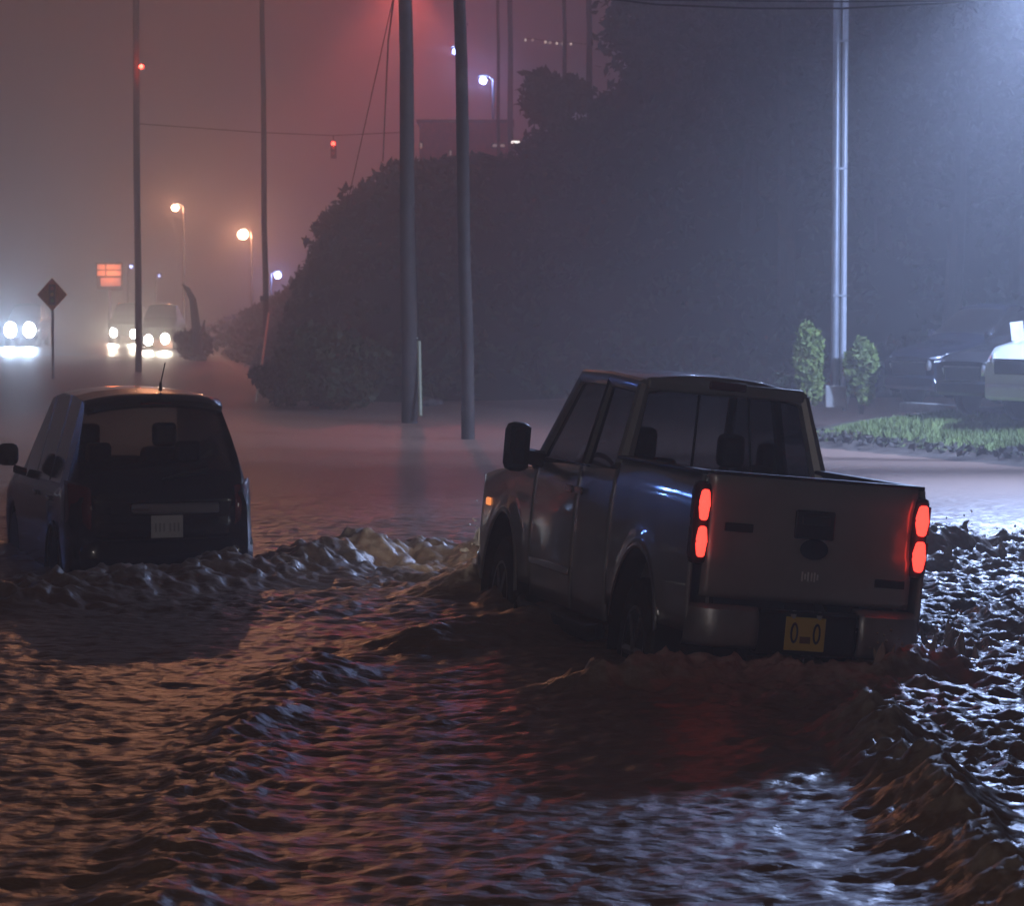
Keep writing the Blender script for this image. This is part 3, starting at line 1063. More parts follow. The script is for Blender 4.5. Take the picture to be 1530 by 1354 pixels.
# ------------------------------------------------------------------ parked cars on the lot
sedan = dict(L=4.6, W=.90, zb=.22, axles=(.95, 3.65), arch=.37, wr=.325,
             belt=P_([(0, .90), (.4, .95), (2.0, .93), (3.0, .92), (3.3, .92), (4.2, .80), (4.6, .66)]),
             top=P_([(0, .90), (.75, .97), (1.45, 1.36), (1.9, 1.42), (2.3, 1.40), (3.15, .98), (3.25, .92), (4.6, .6)]),
             cuts=(.80, 1.40, 1.05, 1.12, 1.85, 1.95, 2.35, 2.40, 2.85, 3.10),
             windows=[(.80, 1.40, 'rear'), (1.12, 1.85, 'side'), (1.95, 2.85, 'side'), (2.40, 3.10, 'front')])
xover = dict(L=4.6, W=.92, zb=.26, axles=(.95, 3.65), arch=.40, wr=.35,
             belt=P_([(0, .98), (.3, 1.05), (2.0, 1.03), (3.3, 1.02), (3.6, 1.02), (4.25, .92), (4.6, .74)]),
             top=P_([(0, .98), (.1, 1.09), (.5, 1.56), (1.2, 1.64), (2.0, 1.63), (2.5, 1.58), (3.3, 1.06), (3.4, 1.02), (4.6, .7)]),
             cuts=(.13, .47, .75, 1.35, 1.45, 2.25, 2.35, 2.60, 3.0, 3.28),
             windows=[(.13, .47, 'rear'), (.75, 1.35, 'side'), (1.45, 2.25, 'side'), (2.35, 3.0, 'side'), (2.60, 3.28, 'front')])
LS = (.66, .66, 1)


def parked(px, py, yaw, spec, paint, label, lamp=True, big=False, group='cars parked in the lot'):
    """px,py: photo pixel of the front bumper's middle on the lot"""
    p = ground(px, py, LOTZ)
    a = R(yaw)
    fwd = Vector((-math.sin(a), math.cos(a), 0))
    base = p - fwd * spec['L'] * LS[1]
    r = empty('parked_car', (base.x, base.y, LOTZ + .001), a, label, 'car', group)
    loft_car(r, spec, paint, LS)
    L = spec['L']
    bz = spec['belt'](L - .3)
    gr = MB().box((0, L + .005, bz - .20), (.95, .05, .18)).build('grille', M_BLACK, r, sc3=LS, bevel=.03)
    MB().box((0, L + .02, bz - .11), (.98, .03, .025)).build('grille_bar', M_CHROME, gr, sc3=LS)
    MB().box((0, L - .02, .38), (1.45, .14, .20)).build('front_bumper', paint, r, sc3=LS, bevel=.06)
    for s in (-1, 1):
        h = MB()
        rows = []
        for u in np.linspace(0, 1, 7):
            yy = L - .02 - .42 * u * u
            rows.append([(s * (.52 + .34 * u), yy + .02, bz - .22 + .02 * u), (s * (.52 + .33 * u), yy + .035, bz - .14 + .04 * u), (s * (.52 + .31 * u), yy - .02, bz - .06 + .06 * u)])
        h.grid(rows)
        h.build('headlight', mat('headlight_glass', (.75, .77, .8), .08, .6, .05), r, sc3=LS, solid=.02, fixn=False)
        m_ = MB().box((s * (spec['W'] + .12), 2.85, 1.02), (.2, .12, .15)).build('mirror', paint, r, sc3=LS, bevel=.04)
    for s in (-1, 1):
        sb = MB().box((s * .38, 1.95, .85), (.46, .18, .6), Matrix.Rotation(.16, 3, 'X')).build('seat', M_SEAT, r, sc3=LS, bevel=.05)
        MB().box((s * .38, 1.85, 1.2), (.25, .1, .16)).build('headrest', M_SEAT, sb, sc3=LS, bevel=.04)
    return r


M_PC1 = mat('dark_navy_paint', (.012, .016, .03), .2, .2, .1, coat=.8)
M_PC2 = mat('charcoal_paint', (.035, .037, .042), .25, .4, .1, coat=.8)
M_PC3 = mat('white_paint', (.72, .73, .75), .28, 0, .05, coat=.8)
parked(1358, 612, 128, sedan, M_PC1, 'dark blue parked sedan beside the bushy shrub and lamp post')
parked(1438, 624, 126, sedan, M_PC2, 'charcoal parked sedan between the dark blue one and the white one')
parked(1512, 633, 124, xover, M_PC3, 'white parked crossover standing next to the charcoal sedan')
p = Vector((at(1519, 500, 35.3).x, 35.3, LOTZ))
sg = empty('placard_sign', p, 0, 'small blank white placard on a thin post behind the white parked car', 'sign')
MB().tube([(0, 0, 0), (0, 0, 1.15)], .015, 6).build('post', M_STEEL, sg)
MB().box((0, -.03, 1.12), (.17, .015, .24), Matrix.Rotation(-.12, 3, 'Y')).build('panel', mat('white_board', (.8, .8, .82), .5), sg, bevel=.004)

# rescue van left of the picture: its blue lights glint in the paint of the pickup
RS = (.80, .66, 1.42)
pc = empty('rescue_van', (-8.6, 26.7, -.43), R(-140), 'tall white rescue van with blue lights on its roof left of the dark SUV', 'van')
loft_car(pc, xover, M_PC3, RS)
lb = MB().box((0, 2.0, 1.735), (1.15, .26, .08)).build('light_bar', M_BLACK, pc, sc3=RS, bevel=.02)
M_BLUEL = lens_mat('blue_lens', (.12, .25, 1), 30)
for k, xx in enumerate((-.45, -.15, .15, .45)):
    MB().box((xx, 2.0, 1.79), (.24, .24, .05)).build('lens', M_BLUEL, lb, sc3=RS, bevel=.015)
for xx, yy, zz_ in ((-.42, 2.3, 2.54), (.42, 2.3, 2.54), (-.42, 2.3, 2.30), (.42, 2.3, 2.30)):
    point_light('blue_light', (xx * RS[0], yy * RS[1], zz_), 11, (.16, .34, 1), .035, pc)

# ------------------------------------------------------------------ lamp post of the lot
LC = (0.70, 0.80, 1.0)


def lot_post(x, y, label, energy, hgt=8.6, arms=((-1, -.35), (1, -.2)), flood=None):
    r = empty('lamp_post', (x, y, LOTZ - .03), 0, label, 'lamp post')
    MB().tube([(0, 0, 0), (0, 0, hgt)], [.062, .052], 14).build('mast', M_STEEL, r)
    MB().tube([(.115, -.02, .32), (.115, -.02, hgt)], [.046, .042], 12).build('conduit', mat('bright_zinc', (.62, .64, .68), .35, .3, .06), r)
    MB().box((.0, 0, .16), (.30, .28, .32)).build('footing', mat('concrete', (.36, .35, .33)), r, bevel=.02)
    for z in (1.6, 3.4, 5.2, 7.0):
        MB().box((.055, -.02, z), (.20, .10, .03)).build('clamp', M_STEEL, r)
    for k_a, (ax, ay) in enumerate(arms):
        a = MB().tube([(0, 0, hgt - .08), (ax * .5, ay * .5, hgt), (ax, ay, hgt)], .035, 8).build('arm', M_STEEL, r)
        hd = MB().box((ax * 1.25, ay * 1.25, hgt), (.6, .34, .12)).build('lamp_head', M_BLACK, r, bevel=.03)
        MB().box((ax * 1.25, ay * 1.25, hgt - .065), (.5, .28, .012)).build('lens', lens_mat('cold_lens', (.72, .84, 1), 60), hd)
        if flood:
            point_light('lot_lamp', (ax * 1.25, ay * 1.25, hgt - .16), energy * (1.75, 1.9)[k_a], (.42, .57, 1.0), .14, r, spot=R((74, 92)[k_a]), aim=(flood[k_a][0] - x, flood[k_a][1] - y, -LOTZ), blend=1.0)
        else:
            point_light('lot_lamp', (ax * 1.25, ay * 1.25, hgt - .16), energy, (.36, .50, 1.0), .14, r)
    return r


bp_ = ground(1247, 606, LOTZ)
lot_post(bp_.x, bp_.y, 'tall galvanised lamp post with a conduit rising between the two shrubs', 480)
lot_post(7.6, 31.8, 'tall galvanised lamp post out in the car park beyond the white car', 6000, 6.2, flood=((5.0, 25.0), (5.0, 36.0)))

# ------------------------------------------------------------------ utility poles
def wood_pole(base, top, r0, r1, label, parts=(), group=None):
    r = empty('utility_pole', base, 0, label, 'utility pole', group)
    v = Vector(top) - Vector(base)
    n = 7
    pts = [v * (i / (n - 1)) + Vector((.01 * math.sin(i * 2.1), 0, 0)) for i in range(n)]
    pts[0] = Vector((0, 0, -.6))
    MB().tube(pts, [r0 + (r1 - r0) * i / (n - 1) for i in range(n)], 14).build('pole', M_WOOD, r)
    return r, v


def insulator_arm(r, v, w_=1.1):
    z = v.z - .5
    a = MB().box((v.x * .97, v.y, z), (w_, .09, .11)).build('crossarm', M_WOOD, r)
    for k in (-.45, -.2, .2, .45):
        MB().lathe([(.03, 0), (.045, .05), (.03, .09), (.02, .12)], (v.x * .97 + k * w_, v.y, z + .055), 'z', 10).build('insulator', mat('porcelain', (.35, .33, .3), .2), a)


b1 = ground(612, 632)
r, v = wood_pole((b1.x, b1.y, -.05), (at(604, -190, b1.y).x, b1.y, at(604, -190, b1.y).z), .125, .095, 'thick dark wooden utility pole with a yellow guy guard at its foot')
insulator_arm(r, v)
b2_ = ground(700, 656)
r, v = wood_pole((b2_.x, b2_.y, -.05), (at(683, -190, b2_.y).x, b2_.y, at(683, -190, b2_.y).z), .092, .078, 'leaning wooden utility pole standing alone in open flood water')
insulator_arm(r, v)
for k in range(3):
    pz = at(690 - k * 4, 30 + 37 * k, b2_.y).z
    MB().box((at(690 - k * 2, 30, b2_.y).x - b2_.x + .06, 0, pz), (.05, .06, .03)).build('step_bolt', M_STEEL, r)
b3 = ground(207, 556)
r, v = wood_pole((b3.x, b3.y, -.05), (at(200, -360, b3.y).x, b3.y, at(200, -360, b3.y).z), .085, .07, 'slender utility pole carrying a small red light, beyond the dark SUV')
q = at(210, 100, b3.y) - Vector((b3.x, b3.y, -.05))
lp = MB().box((q.x + .06, -.1, q.z), (.13, .12, .14)).build('red_lamp', M_BLACK, r, bevel=.02)
M_REDL = lens_mat('red_lens', (1, .05, .03), 9)
MB().lathe([(.02, -.09), (.055, -.07), (.065, 0)], (q.x + .04, -.13, q.z), 'y', 14).build('lens', M_REDL, lp)
zl = at(205, -330, b3.y).z - (-.05)
ar = MB().tube([(v.x * .95, 0, zl - .2), (v.x + .5, -.3, zl + .15), (v.x + .9, -.5, zl + .12)], .035, 8).build('lamp_arm', M_STEEL, r)
lh = MB().box((v.x + 1.0, -.55, zl + .1), (.45, .22, .1)).build('lamp_head', M_STEEL, r, bevel=.03)
MB().box((v.x + 1.0, -.55, zl + .045), (.3, .16, .012)).build('lens', lens_mat('sodium_lens', (1, .62, .38), 60), lh)
point_light('sodium_lamp', (v.x + 1.0, -.6, zl - .05), 2500, (1, .40, .19), .12, r, spot=R(44), aim=(-2.2 - b3.x, 11 - b3.y, 0), blend=.7)
point_light('red_glow', (q.x + .04, -.35, q.z), 18, (1, .07, .04), .05, r)
hz = hill_z(at(396, 450, 70).x, 70)
b4 = at(397, 455, 70)
r, v = wood_pole((b4.x, 70, hz - .1), (at(391, -60, 70).x, 70, at(391, -60, 70).z), .075, .06, 'thin utility pole at the low left end of the hillside')
MB().box((-.06, -.03, at(390, 440, 70).z - hz), (.16, .1, .14)).build('junction_box', M_BLACK, r, bevel=.02)
for px, pyb, d, rr, lab in ((745, 190, 78, .05, 'thin pole on the hilltop by the red building, left one of a pair'), (763, 190, 80, .085, 'stouter pole on the hilltop right beside a thinner one'),
                            (844, 160, 74, .06, 'faint pole on the hilltop under the string of bulbs'), (881, 150, 72, .085, 'dark pole on the hilltop at the end of the string of bulbs')):
    q = at(px, pyb, d)
    hz = hill_z(q.x, d)
    wood_pole((q.x, d, hz - .1), (at(px - 1, -40, d).x, d, at(px - 1, -40, d).z), rr, rr * .8, lab)

# guy guards: pale yellow plastic tubes over guy wires
M_GUARD = mat('guard_plastic', (.42, .40, .22), .5, 0, .1)


def guy(pa, pb, da, db, label, rad=.022, pc=None):
    a, b_ = at(*pa, da), at(*pb, db)
    mid = b_
    r = empty('guy_wire', a, 0, label, 'guy wire')
    MB().tube([(0, 0, -.3), b_ - a], rad, 8).build('guard', M_GUARD, r)
    if pc:
        MB().tube([b_ - a, at(*pc[:2], pc[2]) - a], .008, 5).build('wire', M_CABLE, r)


guy((628, 592), (626, 510), 41.2, 41.5, 'upright yellow guard on the guy wire beside the thick utility pole', .03, (606, -60, 41.9))
guy((380, 603), (401, 468), 47.6, 60, 'pale guard on a slanting guy wire in front of the rounded bush', .026, (393, 200, 70))
guy((474, 504), (491, 430), 54, 58, 'short pale guard on a guy wire up the dark hillside', .018, (600, -60, 42))
MB_ = MB().tube([at(592, -30, 43), at(580, 60, 46), at(572, 240, 60)], .014, 5)
o = MB_.build('slack_cable', M_CABLE)
tag(o, 'thin slack cable hanging just left of the thick utility pole', 'cable')
for k, (pts, lab) in enumerate([([(860, -8), (980, 6), (1120, 12), (1260, 12), (1400, 5), (1560, -6)], 'lower sagging overhead cable passing in front of the lamp post'),
                                ([(860, -3), (1020, 0), (1250, 2), (1560, 0)], 'upper taut overhead cable passing in front of the lamp post')]):
    o = MB().tube([at(px, py, 30 + .002 * (px - 860)) for px, py in pts], .012 if k == 0 else .009, 6).build('overhead_cable', M_CABLE)
    tag(o, lab, 'cable')

# ------------------------------------------------------------------ street lights far off
M_SOD = lens_mat('sodium_lens', (1, .62, .38), 60)
M_LED = lens_mat('led_lens', (.40, .45, 1), 7)


def street_light(px, py, d, m, col, energy, label, group, basez=0.0, rad=.11, side=1, arm=.7):
    q = at(px, py, d)
    r = empty('street_light', (q.x + side * arm, d, basez), 0, label, 'street light', group)
    h = q.z - basez
    MB().tube([(0, 0, -.4), (0, 0, h * .6), (0, 0, h + .05)], [.06, .05, .04], 10).build('mast', M_BLACK, r)
    MB().tube([(0, 0, h), (-side * arm * .5, 0, h + .16), (-side * arm * .8, 0, h + .14)], .03, 8).build('arm', M_BLACK, r)
    hd = MB().box((-side * arm, 0, h + .13), (.30, .2, .10)).build('lamp_head', M_BLACK, r, bevel=.03)
    MB().lathe([(rad * .4, -rad * .9), (rad * .8, -rad * .55), (rad, 0), (rad * .8, rad * .55), (rad * .4, rad * .9)], (-side * arm, 0, h), 'z', 14).build('lens', m, hd)
    point_light('lamp', (-side * arm, -.3, h), energy, col, .1, r)
    return r


SOD, LED = (1, .42, .22), (.32, .40, 1)
street_light(262, 310, 118, M_SOD, SOD, 1000, 'taller of the two orange street lights far down the street', 'orange street lights', .1, .15, arm=.35)
street_light(363, 350, 112, M_SOD, SOD, 1700, 'lower orange street light nearer to the hillside', 'orange street lights', .1, .22, arm=.35)
street_light(415, 411, 104, M_LED, LED, 500, 'low blue-white lamp at the foot of the hill behind the thin pole', 'white lamps', .1, .16, side=-1, arm=.25)
street_light(722, 120, 84, M_LED, LED, 420, 'blue-white lamp above the red building on the hilltop', 'white lamps', hill_z(at(722, 120, 84).x, 84) - .1, .13, side=1, arm=.3)
street_light(680, 77, 86, M_LED, LED, 160, 'blue-white lamp half hidden behind the leaning utility pole', 'white lamps', hill_z(at(680, 77, 86).x, 86) - .1, .09, side=1, arm=.25)
street_light(196, 398, 150, M_LED, LED, 30, 'tiny white lamp beside the lit sign far down the street', 'white lamps', .1, .10, side=-1, arm=.2)
street_light(238, 412, 150, M_LED, LED, 14, 'faintest tiny lamp right of the slender utility pole', 'white lamps', .1, .07, side=-1, arm=.2)
# added street lamp behind the camera, fill for the tailgate and near water
r = empty('street_light', (-4.2, -3.0, -.44), 0, 'added white fill lamp built as a street light on the near pavement', 'street light', 'white lamps')
MB().tube([(0, 0, 0), (0, 0, 5.6)], [.08, .05], 10).build('mast', M_STEEL, r)
MB().tube([(0, 0, 5.5), (.5, .2, 5.75), (1.0, .4, 5.75)], .035, 8).build('arm', M_STEEL, r)
hd = MB().box((1.1, .45, 5.73), (.5, .24, .10)).build('lamp_head', M_STEEL, r, bevel=.03)
MB().box((1.1, .45, 5.675), (.34, .18, .012)).build('lens', M_LED, hd)
point_light('lamp', (1.1, .45, 5.58), 430, (1, .88, .82), .12, r)

# tall red sign beyond the poles; its lit cabinet stands above the picture
r = empty('pole_sign', (-3.9, 100, .1), 0, 'tall roadside sign with a glowing red cabinet behind the utility poles', 'sign')
MB().tube([(0, 0, -.3), (0, 0, 12.6)], [.16, .13], 12).build('mast', M_STEEL, r)
cb = MB().box((0, 0, 13.85), (3.0, .5, 1.6)).build('cabinet', M_BLACK, r, bevel=.05)
MB().box((0, -.27, 13.85), (2.8, .02, 1.4)).build('face', lens_mat('red_sign_face', (1, .10, .07), 14), cb)
point_light('sign_light', (0, -1.2, 13.4), 1300, (1, .08, .07), .5, r)
point_light('sign_floodlight', (0, -1.0, 13.0), 5600, (1, .13, .10), .35, r, spot=R(33), aim=(1.5, -38, -4.6), blend=.35)

# ------------------------------------------------------------------ oncoming cars far off
def far_car(pl_, pr_, d, col, energy, lens, rad, paint, label):
    a, b_ = at(*pl_, d), at(*pr_, d)
    c = (a + b_) / 2
    r = empty('oncoming_car', (c.x, d + 4.5 * .66, .10), math.pi, label, 'car', 'oncoming cars with headlights on')
    loft_car(r, sedan, paint, LS)
    for q in (a, b_):
        lx, lz = -(q.x - c.x), q.z - .10
        hd = MB().lathe([(rad * .5, 0), (rad, .02), (rad * .9, .06), (rad * .4, .09)], (0, 0, 0), 'y', 16)
        hd.v = [(p[0] + lx, p[1] + 4.55 * .66, p[2] * 1.25 + lz) for p in hd.v]
        hd.build('headlight', lens, r)
        point_light('headlamp', (lx, 4.85 * .66, lz), energy, col, .12, r, spot=R(56), aim=(lx * 1.1, 20, lz - .2), blend=1)
    return r


M_HL1 = lens_mat('xenon_lens', (.86, .93, 1), 70)
M_HL2 = lens_mat('halogen_lens', (1, .93, .82), 60)
far_car((16, 493), (44, 493), 92, (.50, .70, 1), 3000, M_HL1, .21, M_PC2, 'oncoming car with brilliant blue-white headlights beside the warning sign')
far_car((170, 497), (200, 499), 96, (1, .88, .68), 800, M_HL2, .13, M_PC1, 'oncoming car with warm headlights just left of the slender pole')
far_car((222, 508), (247, 506), 88, (1, .90, .70), 800, M_HL2, .14, M_PC1, 'oncoming car with warm headlights just right of the slender pole')

# ------------------------------------------------------------------ signs on the left
q = at(78, 440, 62)
r = empty('warning_sign', (q.x, 62, -.3), 0, 'orange diamond warning sign with a black traffic light symbol on a thin post', 'sign')
h = q.z + .3
MB().tube([(0, .02, -.2), (0, .02, h + .25)], .028, 8).build('post', M_STEEL, r)
dm = MB()
s_ = .34
dm.add([(0, 0, h - s_ * 1.1), (s_, 0, h), (0, 0, h + s_ * 1.1), (-s_, 0, h), (0, -.012, h - s_ * 1.1), (s_, -.012, h), (0, -.012, h + s_ * 1.1), (-s_, -.012, h)],
       [(0, 1, 2, 3), (4, 7, 6, 5), (0, 4, 5, 1), (1, 5, 6, 2), (2, 6, 7, 3), (3, 7, 4, 0)])
pn_ = dm.build('panel', mat('sign_orange', (.8, .24, .03), .45, 0, .08), r)
sy = MB().box((0, -.018, h), (.15, .008, .46)).build('symbol', M_BLACK, pn_, bevel=.01)
for dz, cc, nm in ((.14, (.45, .04, .03), 'disc_red'), (0, (.5, .32, .04), 'disc_amber'), (-.14, (.04, .25, .06), 'disc_green')):
    MB().lathe([(.045, 0), (.045, .004)], (0, -.026, h + dz), 'y', 14).build('symbol_disc', mat(nm, cc, .5), pn_)

q = at(163, 408, 105)
r = empty('lit_sign', (q.x, 105, .1), 0, 'lit orange sign of four panels over a red one far down the street', 'sign')
zc = q.z - .1
MB().tube([(0, .1, -.3), (0, .1, zc - .5)], .07, 8).build('mast', M_STEEL, r)
fr_ = MB().box((0, .06, zc - .12), (1.0, .10, 1.05)).build('cabinet', M_BLACK, r, bevel=.02)
MO = lens_mat('orange_panel', (1, .17, .02), .55)
MR = lens_mat('red_panel', (1, .02, .04), .16)
for (cx, wd_) in ((-.30, .30), (.18, .56)):
    for cz in (.24, .0):
        MB().box((cx, -.005, zc + cz), (wd_, .03, .19)).build('panel', MO, fr_, bevel=.01)
MB().box((.06, -.005, zc - .34), (.78, .03, .32)).build('panel', MR, fr_, bevel=.01)
point_light('sign_light', (0, -.5, zc), 60, (1, .2, .06), .3, r)

# red traffic signal hanging on a span wire
q = at(498, 214, 76)
r = empty('traffic_signal', (q.x, 76, q.z), 0, 'small red traffic signal hanging on a wire against the reddish sky', 'traffic signal')
hs = MB().box((0, .06, -.16), (.16, .12, .5)).build('housing', M_BLACK, r, bevel=.02)
for k, dz in enumerate((0, -.16, -.32)):
    MB().lathe([(.02, -.03), (.055, -.015), (.06, 0)], (0, -.005, dz), 'y', 14).build('lens', M_REDL if k == 0 else mat('dark_lens', (.02, .02, .02), .3), hs)
MB().tube([(-5.5, 0, .55), (-2, 0, .30), (0, 0, .22), (2.2, 0, .32)], .012, 5).build('span_wire', M_CABLE, r)
MB().tube([(0, .05, .22), (0, .05, .05)], .015, 6).build('hanger', M_BLACK, r)
point_light('red_glow', (0, -.3, 0), 14, (1, .07, .04), .05, r)

# ------------------------------------------------------------------ hilltop building and bulbs
q = at(695, 205, 82)
hb = hill_z(q.x, 82) - .3
ztop = at(695, 182, 82).z
r = empty('red_building', (q.x, 82, hb), 0, 'low red building with a flat roof on top of the hill', 'building')
hgt = ztop - hb
MB().box((0, 1.2, hgt / 2), (2.72, 2.4, hgt)).build('wall', mat('red_brick', (.42, .09, .07), .8, 0, .2, 8, .4, 30), r, bevel=.02)
MB().box((0, 1.2, hgt + .03), (2.9, 2.6, .08)).build('roof', mat('roof_felt', (.12, .06, .055), .8), r)
for px, py, wd_, hh in ((745, 217, .36, .08), (629, 217, .06, .16), (673, 228, .05, .14)):
    w_ = at(px, py, 81.9)
    fr_ = MB().box((w_.x - q.x, -.02, w_.z - hb), (wd_ + .06, .05, hh + .06)).build('window_frame', M_BLACK, r)
    MB().box((w_.x - q.x, -.05, w_.z - hb), (wd_, .02, hh)).build('pane', lens_mat('warm_window', (1, .72, .55), .28), fr_)
w_ = at(770, 212, 78)
r = empty('wall_light', w_ + Vector((0, 0, -.35)), 0, 'small white light at the corner of the red hilltop building', 'lamp')
MB().tube([(0, 0, -.3), (0, 0, .3)], .03, 8).build('post', M_STEEL, r)
MB().box((0, -.02, .35), (.24, .06, .07)).build('lens', lens_mat('lamp_white', (1, .9, .85), 2.5), r, bevel=.02)
sl = empty('string_lights', at(785, 57, 76), 0, 'string of tiny bulbs hung between the hilltop poles', 'string lights')
bw = []
for i, (px, py) in enumerate([(785, 57), (796, 57), (815, 60), (822, 61), (832, 62), (840, 62), (853, 63)]):
    bw.append(at(px, py, 76) - sl.location)
MB().tube(bw + [at(881, 66, 76) - sl.location], .008, 5).build('wire', M_CABLE, sl)
for i, pnt in enumerate(bw):
    MB().lathe([(.012, -.05), (.03, -.03), (.032, 0), (.015, .03)], pnt + Vector((0, 0, -.03)), 'z', 10).build('bulb', lens_mat('bulb_warm%d' % (i % 2), (1, .75, .62), .9 - .5 * (i % 2)), sl)

# ------------------------------------------------------------------ plants
def shrub(loc, rx, rz_, n, label, m, size, rs, group=None, name='shrub', lobes=7):
    r_ = np.random.default_rng(rs)
    r = empty(name, loc, 0, label, 'shrub', group)
    mb = MB()
    cen = []
    for i in range(lobes):
        a = r_.uniform(0, 2 * math.pi)
        c = np.array([math.cos(a) * rx * .55 * r_.random() ** .5, math.sin(a) * rx * .55 * r_.random() ** .5, rz_ * (.25 + .7 * (i + .5) / lobes)])
        cen.append(c)
        mb.tube([(0, 0, -.1), (c[0] * .4, c[1] * .4, c[2] * .5), tuple(c)], [.03, .02, .008], 6)
    mb.build('stem', M_WOOD, r)
    per = n // lobes
    P = []
    for c in cen:
        k = (1.15 - .35 * c[2] / rz_) * r_.uniform(.75, 1.15)
        d_ = r_.normal(size=(per, 3))
        d_ /= np.linalg.norm(d_, axis=1)[:, None]
        rad = r_.random(per) ** .45
        P.append(c + d_ * rad[:, None] * np.array([rx * .55 * k, rx * .55 * k, rz_ * .26]))
    P = np.concatenate(P)
    P = P[P[:, 2] > -.05]
    V, Fq = leaf_cloud(P, size, r_)
    o = np_mesh('foliage', V, Fq, m, smooth=False)
    o.parent = r
    return r


def shr(px, pyb, d, hpx, wpx, n, label, rs, m=M_LEAF2, z=None, size=.05, name='shrub', group=None):
    q = at(px, pyb, d)
    zz_ = LOTZ if z is None else z
    return shrub((q.x, d, zz_), wpx / F * d / 2, hpx / F * d, n, label, m, size, rs, group, name)


shr(1208, 604, 38.6, 112, 56, 4200, 'upright leafy shrub left of the lamp post', 3)
shr(1287, 604, 38.7, 92, 58, 4200, 'rounded drooping shrub right of the lamp post', 5)
shr(1262, 606, 39.9, 40, 60, 900, 'low dark hedge clump at the foot of the lamp post', 6, M_LEAF)
shr(1180, 606, 40.2, 40, 60, 900, 'low dark clump beside the upright shrub', 8, M_LEAF)
shr(485, 615, 46.4, 115, 215, 5200, 'broad rounded dark green bush at the foot of the hillside', 9, leaf_mat('bush_leaves', (.06, .075, .03)), -.05, .075, 'bush')
shr(415, 615, 47.5, 72, 90, 1800, 'smaller bush at the left end of the rounded bush', 10, M_LEAF, -.05, .07, 'bush')
shr(292, 545, 78, 42, 78, 1500, 'scrubby bush at the far end of the hillside by the headlights', 12, M_LEAF, 0, .12, 'bush')
# bent dead tree stub
q = at(289, 520, 76)
r = empty('dead_tree', (q.x, 76, .0), 0, 'bare leaning tree stub against the glow of the headlights', 'tree')
MB().tube([(at(px, py, 76) - Vector((q.x, 76, 0))) for px, py in ((296, 530), (292, 480), (288, 448), (280, 432), (272, 424))], [.13, .12, .10, .07, .02], 9).build('trunk', M_WOOD, r)
MB().tube([(at(px, py, 76) - Vector((q.x, 76, 0))) for px, py in ((294, 505), (303, 492), (306, 478))], [.07, .05, .02], 8).build('limb', M_WOOD, r)


def tree(x, y, z, h, cr, n, label, rs, size=.14, m=M_LEAF3, name='hillside_tree', cat='tree', group='trees on the hillside', low=.3):
    r_ = np.random.default_rng(rs)
    r = empty(name, (x, y, z), 0, label, cat, group)
    lean = r_.normal(size=2) * .05 * h
    tp = Vector((lean[0], lean[1], h * .9))
    tr_ = MB().tube([(0, 0, -.4), tp * .35 + Vector((.04, 0, 0)), tp * .7, tp], [.05 * h ** .7, .04 * h ** .7, .025 * h ** .7, .01], 8)
    tr_.build('trunk', M_WOOD, r)
    lm = MB()
    P = []
    nl = 15
    for i in range(nl):
        f = low + (1 - low) * (i + .3) / nl
        a = r_.uniform(0, 2 * math.pi)
        o_ = tp * f
        ln = cr * (1.1 - .65 * abs(f - .55)) * r_.uniform(.6, 1.1)
        e = o_ + Vector((math.cos(a) * ln, math.sin(a) * ln, .25 * ln))
        lm.tube([o_, o_.lerp(e, .6) + Vector((0, 0, -.05)), e], [.022 * h ** .6, .014 * h ** .6, .005], 6)
        per = n // nl
        for c, k in ((e, .6), (o_.lerp(e, .6), .4)):
            mm = int(per * k)
            d_ = r_.normal(size=(mm, 3))
            P.append(np.array(c) + d_ * np.array([cr * .22, cr * .22, cr * .15]))
    lm.build('limbs', M_WOOD, r)
    V, Fq = leaf_cloud(np.concatenate(P), size, r_)
    o = np_mesh('crown', V, Fq, m, smooth=False)
    o.parent = r
    return r


tl_ = [(965, 62, 2.6, .6, 'tree on the hill crest just right of the string of bulbs'), (1010, 60, 4.6, 1.1, 'leafy tree on the dark slope right of the hilltop poles'), (1060, 58, 5.6, 1.4, 'dark spreading tree halfway along the hillside'),
       (1115, 56, 6.4, 1.5, 'tall tree on the slope left of the lamp post'), (1175, 54, 7.0, 1.5, 'tall tree whose upper leaves catch red light near the lamp post'), (1320, 56, 7.0, 2.0, 'wide tree on the slope behind the dark blue sedan'),
       (1420, 54, 7.4, 2.0, 'bushy tall tree on the slope behind the charcoal sedan'), (1520, 55, 7.0, 2.0, 'tall tree on the slope behind the white parked car'), (820, 68, 1.6, .7, 'small scrubby tree on the crest below the faint pole'),
       (1235, 57, 7.2, 1.7, 'slim tall tree on the slope straight behind the lamp post')]
for i, (px, d, h, cr, lab) in enumerate(tl_):
    x = (px - 765) / F * d
    tree(x, d, hill_z(x, d) - .05, h, cr, 2400, lab, 60 + i)

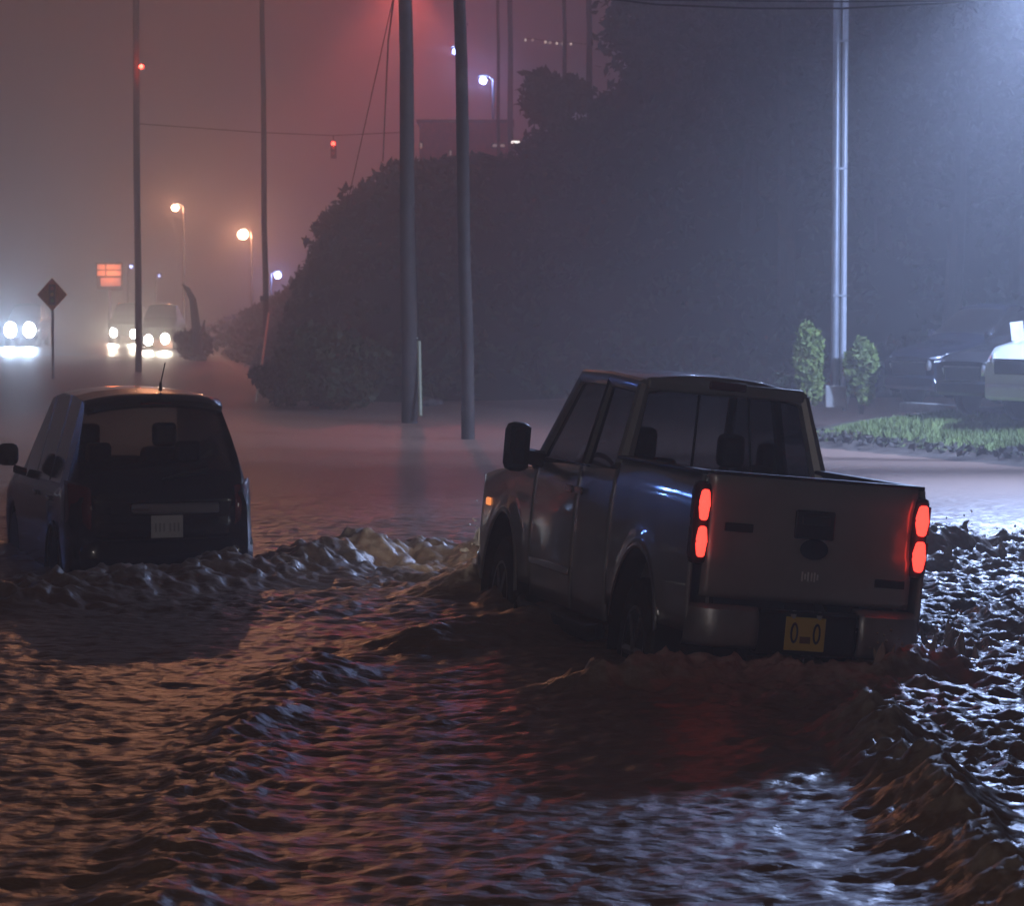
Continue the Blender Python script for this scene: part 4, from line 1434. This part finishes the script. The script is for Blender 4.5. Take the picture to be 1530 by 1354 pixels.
# rocks at the water's edge near the thick pole
for i, (px, py, s_, lab) in enumerate([(640, 606, .16, 'larger dark rock at the water edge right of the thick utility pole'), (655, 604, .10, 'smaller rock beside the larger one at the water edge')]):
    q = ground(px, py, .0)
    b_ = bmesh.new()
    bmesh.ops.create_icosphere(b_, subdivisions=3, radius=s_)
    for v_ in b_.verts:
        n_ = float(pn(v_.co.x * 6 + i * 3, v_.co.y * 6 + v_.co.z * 5, 70))
        v_.co *= 1 + .25 * n_
        v_.co.z *= .7
    me = bpy.data.meshes.new('rock')
    b_.to_mesh(me)
    b_.free()
    me.materials.append(mat('rock', (.10, .085, .075), .55, 0, .3, 8, .5, 30))
    o = bpy.data.objects.new('rock', me)
    C.objects.link(o)
    o.location = (q.x, q.y, s_ * .25)
    tag(o, lab, 'rock')

# ------------------------------------------------------------------ splashes
r_ = random.Random(5)
mb = MB()
for (px, py, n, spread, hmax) in ((1360, 1005, 26, .35, .20), (1400, 985, 14, .25, .16), (868, 905, 10, .14, .12), (735, 850, 18, .3, .14), (1480, 850, 16, .6, .10)):
    c = ground(px, py)
    for i in range(n):
        x, y = c.x + r_.gauss(0, spread * .45), c.y + r_.gauss(0, spread * .4)
        z = water_z(x, y)
        h = hmax * r_.random() ** 1.4
        w_ = .012 + .025 * r_.random()
        dx, dy = r_.uniform(-.05, .05), r_.uniform(-.05, .05)
        mb.tube([(x, y, z - .03), (x + dx * .3, y + dy * .3, z + h * .35), (x + dx * .7, y + dy * .7, z + h * .75), (x + dx, y + dy, z + h)], [w_ * 1.6, w_, w_ * .6, .003], 7)
        for k in range(3):
            rr = r_.uniform(.004, .011)
            mb.lathe([(rr * .2, -rr), (rr, 0), (rr * .2, rr)], (x + r_.gauss(0, .05), y + r_.gauss(0, .05), z + h + r_.uniform(-.02, .10)), 'z', 7)
M_SPRAY = mat('spray_water', (.46, .40, .36), .25, 0, .2, 20, .3, 60, ior=1.33)
o = mb.build('spray', M_SPRAY, fixn=False)
tag(o, 'frothy splashes thrown up where the pickup pushes through the flood', 'splash', kind='stuff')
